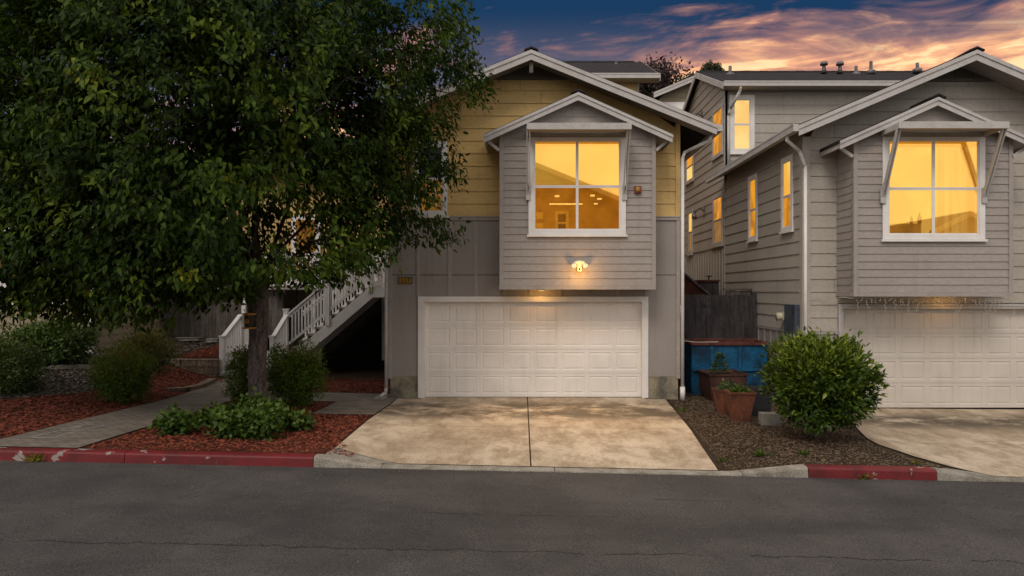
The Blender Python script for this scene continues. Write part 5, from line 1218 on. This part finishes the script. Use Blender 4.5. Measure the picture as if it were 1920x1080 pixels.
bush('shrub', (-4.62, 13.7, .05), (.52, .45, .60), 12000, .065, .34, L_nand, 'feathery green shrub right of the big tree trunk below the stairs', 'shrub', 'fine leaved shrubs', seed=9, cs=.16, up=.3, stems=18)
bush('shrub', (-5.52, 13.5, .05), (.30, .32, .58), 6000, .065, .34, L_nand, 'narrow feathery shrub left of the big tree trunk', 'shrub', 'fine leaved shrubs', seed=10, cs=.14, up=.3, stems=12)
bush('hedge_shrub', (-11.05, 15.9, G(-11.05, 15.9)), (.95, .75, .50), 9000, .095, .5, L_dark, 'broad dark green shrub in front of the cream neighbour wall', 'shrub', seed=11, cs=.2)
bush('hedge_shrub', (-10.4, 13.5, G(-10.4, 13.5)-.05), (.80, .7, .50), 12000, .07, .4, L_dark, 'dark low shrub at the left edge beside the mulch', 'shrub', seed=12, cs=.16)
bush('hedge_shrub', (-12.6, 15.3, G(-12.6, 15.3)), (.8, .6, .62), 3000, .08, .4, L_nand, 'grey green shrub at the far left behind the low shrub', 'shrub', seed=13, cs=.2)
for i, (xx, yy_, r_, n_, lab) in enumerate(((-5.25, 10.55, (.36, .30, .20), 1300, 'bright green groundcover clump left of the tree base near the kerb'), (-4.93, 11.35, (.42, .34, .17), 1300, 'low groundcover clump between the left kerb clump and the trunk'), (-4.45, 11.6, (.50, .38, .24), 1900, 'groundcover clump directly in front of the tree trunk'), (-4.36, 10.35, (.34, .26, .22), 1400, 'groundcover clump at the kerb just below the tree trunk'), (-3.86, 10.3, (.32, .28, .27), 1500, 'tallest groundcover clump nearest the driveway'), (-3.62, 11.0, (.34, .26, .15), 900, 'small flat groundcover clump behind the one nearest the driveway'), (-4.02, 10.95, (.34, .30, .24), 1300, 'groundcover clump in the middle of the patch right of the trunk'))):
    bush('groundcover_plant', (xx-.1, yy_, G(xx, yy_)), tuple(q*.80 for q in r_), int(n_*.62), .075, .95, L_grnd, lab, 'plant', 'groundcover clumps under the tree', seed=20+i, cs=.16, up=.45, stems=8, clump=14, orient=.4)
def weed(x, y, z, s, n, label, seed, m=None, spread=.8):
    rg = np.random.default_rng(seed); o = thing('weed', (x, y, z), label, 'weed'); P = np.array([(x, y, z)]*n)+rg.normal(size=(n, 3))*np.array((.25*s, .12*s, 0)); D = unit(np.array((0, 0, .75))+rg.normal(size=(n, 3))*spread*np.array((1, .7, .35))); D[:, 2] = np.abs(D[:, 2])
    V, Fc, rr = leaf_mesh(P, D, unit(rg.normal(size=(n, 3))), rg.uniform(.5, 1.2, n)*s, rg.uniform(.09, .16, n)*s, rg.uniform(0, 1, n), simple=True); leaves_obj('blades', m or L_gold, o, V, Fc, rr)
weed((68-VX)*9.1/F, 9.09, zr(-6.5), .15, 70, 'dry weed tuft growing at the foot of the red kerb at the left', 31)
weed((1620-VX)*9.1/F, 9.09, zr(4.5), .10, 34, 'small weed at the foot of the short red kerb', 32)
weed((1420-VX)*10/F, 9.9, G(3.4, 9.9), .14, 46, 'green weed in the dirt behind the kerb right of the middle driveway', 33, L_grnd)
weed((1497-VX)*10/F, 9.85, G(4.0, 9.85), .13, 36, 'green weed in the dirt below the round shrub', 34, L_grnd)
weed((1358-VX)*9.7/F, 9.75, G(2.85, 9.75), .10, 30, 'small weed at the corner of the middle driveway', 35, L_grnd)
weed((1722-VX)*9.4/F, 9.45, G(5.4, 9.45), .09, 30, 'yellowish weed behind the short red kerb', 36)
weed((1278-VX)*13.6/F, 13.6, G(3.1, 13.6), .12, 30, 'weed beside the top right corner of the middle driveway', 37, L_nand)

# ---- pots
def pot(loc, r, h, m, label, plant=None, flare=.78, seed=1, ph=.2, pn=160, pl=.07, group='terracotta pots by the blue skip', name='plant_pot', cat='plant pot', rot=0):
    o = thing(name, loc, label, cat, group); x, y, z = loc; mb = MB()
    prof = [(r*flare, 0), (r*(flare+.12), h*.3), (r*.98, h*.92), (r*1.04, h*.93), (r*1.05, h), (r*.95, h), (r*.92, h*.9)]
    mb.lathe((0, 0, 0), prof, 28, sq=True)
    ca, sa = math.cos(rot), math.sin(rot); mb.v = [(x+a*ca-b*sa, y+a*sa+b*ca, z+c_) for a, b, c_ in mb.v]; mb.build('pot', m, o)
    s = MB(); s.lathe((0, 0, h*.86), [(r*.93, 0), (r*.90, .02), (r*.4, .035)], 28, sq=True); s.v = [(x+a*ca-b*sa, y+a*sa+b*ca, z+c_) for a, b, c_ in s.v]; s.build('soil', M_soil, o)
    if plant is not None:
        rg = np.random.default_rng(seed); n = pn; P = np.array((x, y, z+h*.9))+rg.normal(size=(n, 3))*np.array((r*.38, r*.38, 0))+np.abs(rg.normal(size=(n, 1)))*np.array((0, 0, ph*.5)); P[:, 0] = np.clip(P[:, 0], x-r*.85, x+r*.85)
        D = unit(rg.normal(size=(n, 3))*.7+np.array((0, 0, .7))); V, Fc, rr = leaf_mesh(P, D, unit(rg.normal(size=(n, 3))+np.array((0, 0, 1.))), rg.uniform(.7, 1.3, n)*pl, rg.uniform(.3, .5, n)*pl, rg.uniform(0, 1, n), simple=True); leaves_obj('plant', plant, o, V, Fc, rr)
    return o
def gp(px, Y): X = (px-VX)*Y/F; return (X, Y, G(X, Y))
a = gp(1354, 15.35); p_ = pot(a, .43, .62, M_terrad, 'large dark square pot with a small conifer in front of the blue skip', None, .82, rot=.06)
rg0 = np.random.default_rng(77); n = 420; hh = rg0.uniform(0, 1, n); th = rg0.uniform(0, 6.28, n); rr_ = .20*(1-hh)*rg0.uniform(.5, 1, n)+.02
P = np.stack([a[0]-.05+np.cos(th)*rr_, a[1]+np.sin(th)*rr_, a[2]+.60+hh*.42], 1); D = unit(np.stack([np.cos(th), np.sin(th), .5+0*th], 1)+rg0.normal(size=(n, 3))*.3)
V, Fc, rr = leaf_mesh(P, D, unit(rg0.normal(size=(n, 3))), rg0.uniform(.05, .09, n), rg0.uniform(.02, .03, n), rg0.uniform(0, .6, n), simple=True); leaves_obj('conifer', L_dark, p_, V, Fc, rr)
pot(gp(1362, 13.35), .20, .50, M_terra, 'tall square terracotta pot, the back one of the leaning pair', L_pot, .62, 2, .16, 230, rot=.3)
pot(gp(1387, 12.62), .235, .56, M_terra, 'tall square terracotta pot with green succulent, front one of the pair', L_grnd, .62, 3, .12, 320, rot=-.05)
pot(gp(1420, 13.3), .22, .55, M_black, 'black round-shouldered tub behind the terracotta pots', None, .8, 5)
o = thing('concrete_block', gp(1450, 12.3), 'grey concrete block half hidden under the round shrub', 'concrete block'); q = gp(1450, 12.3); mb = MB(); mb.box(q[0]-.24, q[0]+.12, q[1]-.1, q[1]+.1, q[2]-.02, q[2]+.22); mb.build('block', M_curb, o, bevel=.012)
o = thing('downspout_block', (-3.2, 14.85, .03), 'small grey splash block under the left downspout', 'splash block'); mb = MB(); mb.box(-3.27, -3.04, 14.72, 15.0, .01, .06); mb.build('block', M_curb, o, bevel=.008)

# ---- far trees
def far_tree(name, c, r, H_, n, L, m, label, seed, sparse=.5):
    rg = np.random.default_rng(seed); o = thing(name, (c[0], c[1], 0), label, 'tree', 'far trees behind the roofs'); tk = MB(); base = Vector((c[0], c[1], .5)); top = Vector((c[0], c[1], c[2]))
    tk.tube([base, base.lerp(top, .5)+Vector((.3, 0, 0)), top], [.5, .32, .15], 8); k = max(12, n//40); d = unit(rg.normal(size=(k, 3))); cp = np.array(c)+d*np.array(r)*(rg.uniform(0, 1, (k, 1))**sparse)
    for q in cp:
        if q[2] > c[2]-r[2]*.8: tk.tube([top.lerp(base, rg.uniform(.0, .3)), (top+Vector(q.tolist()))*.5+Vector((0, 0, -.3)), Vector(q.tolist())], [.12, .07, .03], 4, cap=False)
    tk.build('trunk', M_twig, o); rep = np.repeat(np.arange(k), 40); mm = len(rep); P = cp[rep]+rg.normal(size=(mm, 3))*r[0]*.13
    V, Fc, rr = leaf_mesh(P, unit(rg.normal(size=(mm, 3))), unit(rg.normal(size=(mm, 3))), rg.uniform(.6, 1.3, mm)*L, rg.uniform(.4, .7, mm)*L, rg.uniform(0, 1, mm), simple=True); leaves_obj('crown', m, o, V, Fc, rr)
a = at(1248, 168, 44); far_tree('far_tree', (a[0]-.2, 44, a[2]-.6), (2.4, 2, 2.3), 12, 6400, .26, L_plum, 'sparse plum coloured tree rising between the roofs', 41, .45)
a = at(1205, 190, 46); far_tree('far_tree', (a[0], 46, a[2]-.8), (2.2, 2, 2.0), 12, 3200, .26, L_plum, 'lower plum coloured tree left of the sparse one', 43, .45)
a = at(1335, 133, 60); far_tree('far_tree', (a[0], 60, a[2]-.15), (.95, .9, .85), 14, 3800, .20, L_farg, 'round dark tree top just above the taupe ridge', 42, .4)

# ---- houses across the street, behind the camera: seen only as reflections in the window glass
for (xp, zp, hw, sl_, lab) in ((.55, 10.0, 8.2, .41, 'grey house across the street, mirrored in the bay window of the middle house'), (25.3, 6.9, 5.2, .50, 'second house across the street, mirrored in the right bay window')):
    o = thing('house', (xp, -12, 0), lab, 'house', 'houses across the street'); yb = -12.0; ze = zp-sl_*hw
    mb = MB(); mb.box(xp-hw+.5, xp+hw-.5, yb-9, yb-.02, -.5, ze); mb.prism([(xp-hw+.5, yb-.02, ze), (xp+hw-.5, yb-.02, ze), (xp, yb-.02, zp-.3)], (0, -8.9, 0))
    mb.build('core', M_gpanel, o)
    mb = MB(); i = 0
    d_ = lambda z: (max(xp-hw+.5, xp-(zp-.3-z)/sl_), min(xp+hw-.5, xp+(zp-.3-z)/sl_))
    z = .2
    while z < zp-.6: a_, b_ = d_(z+.28); mb.box(a_, b_, yb-.02, yb+.02, z, z+.27); z += .30
    mb.build('siding', M_gsid, o)
    r_ = MB(); bb = MB()
    for s_2 in (-1, 1):
        r_.prism([(xp, yb-9, zp), (xp+s_2*hw, yb-9, ze), (xp+s_2*hw, yb-9, ze-.1), (xp, yb-9, zp-.1)], (0, 9.4, 0))
        bb.prism([(xp, yb+.4, zp), (xp+s_2*hw, yb+.4, ze), (xp+s_2*hw, yb+.4, ze-.28), (xp, yb+.4, zp-.28)], (0, .04, 0))
    r_.build('roof', M_shing, o); bb.split('bargeboard', M_white, o)
    mb = MB(); mb.box(xp-2.4, xp+2.4, yb+.02, yb+.06, 0, 2.2); mb.build('garage_door', M_door, o)
struct(MB().quad((-40, -60, -.6), (40, -60, -.6), (40, -12, -.6), (-40, -12, -.6)).build('front_ground', M_far))
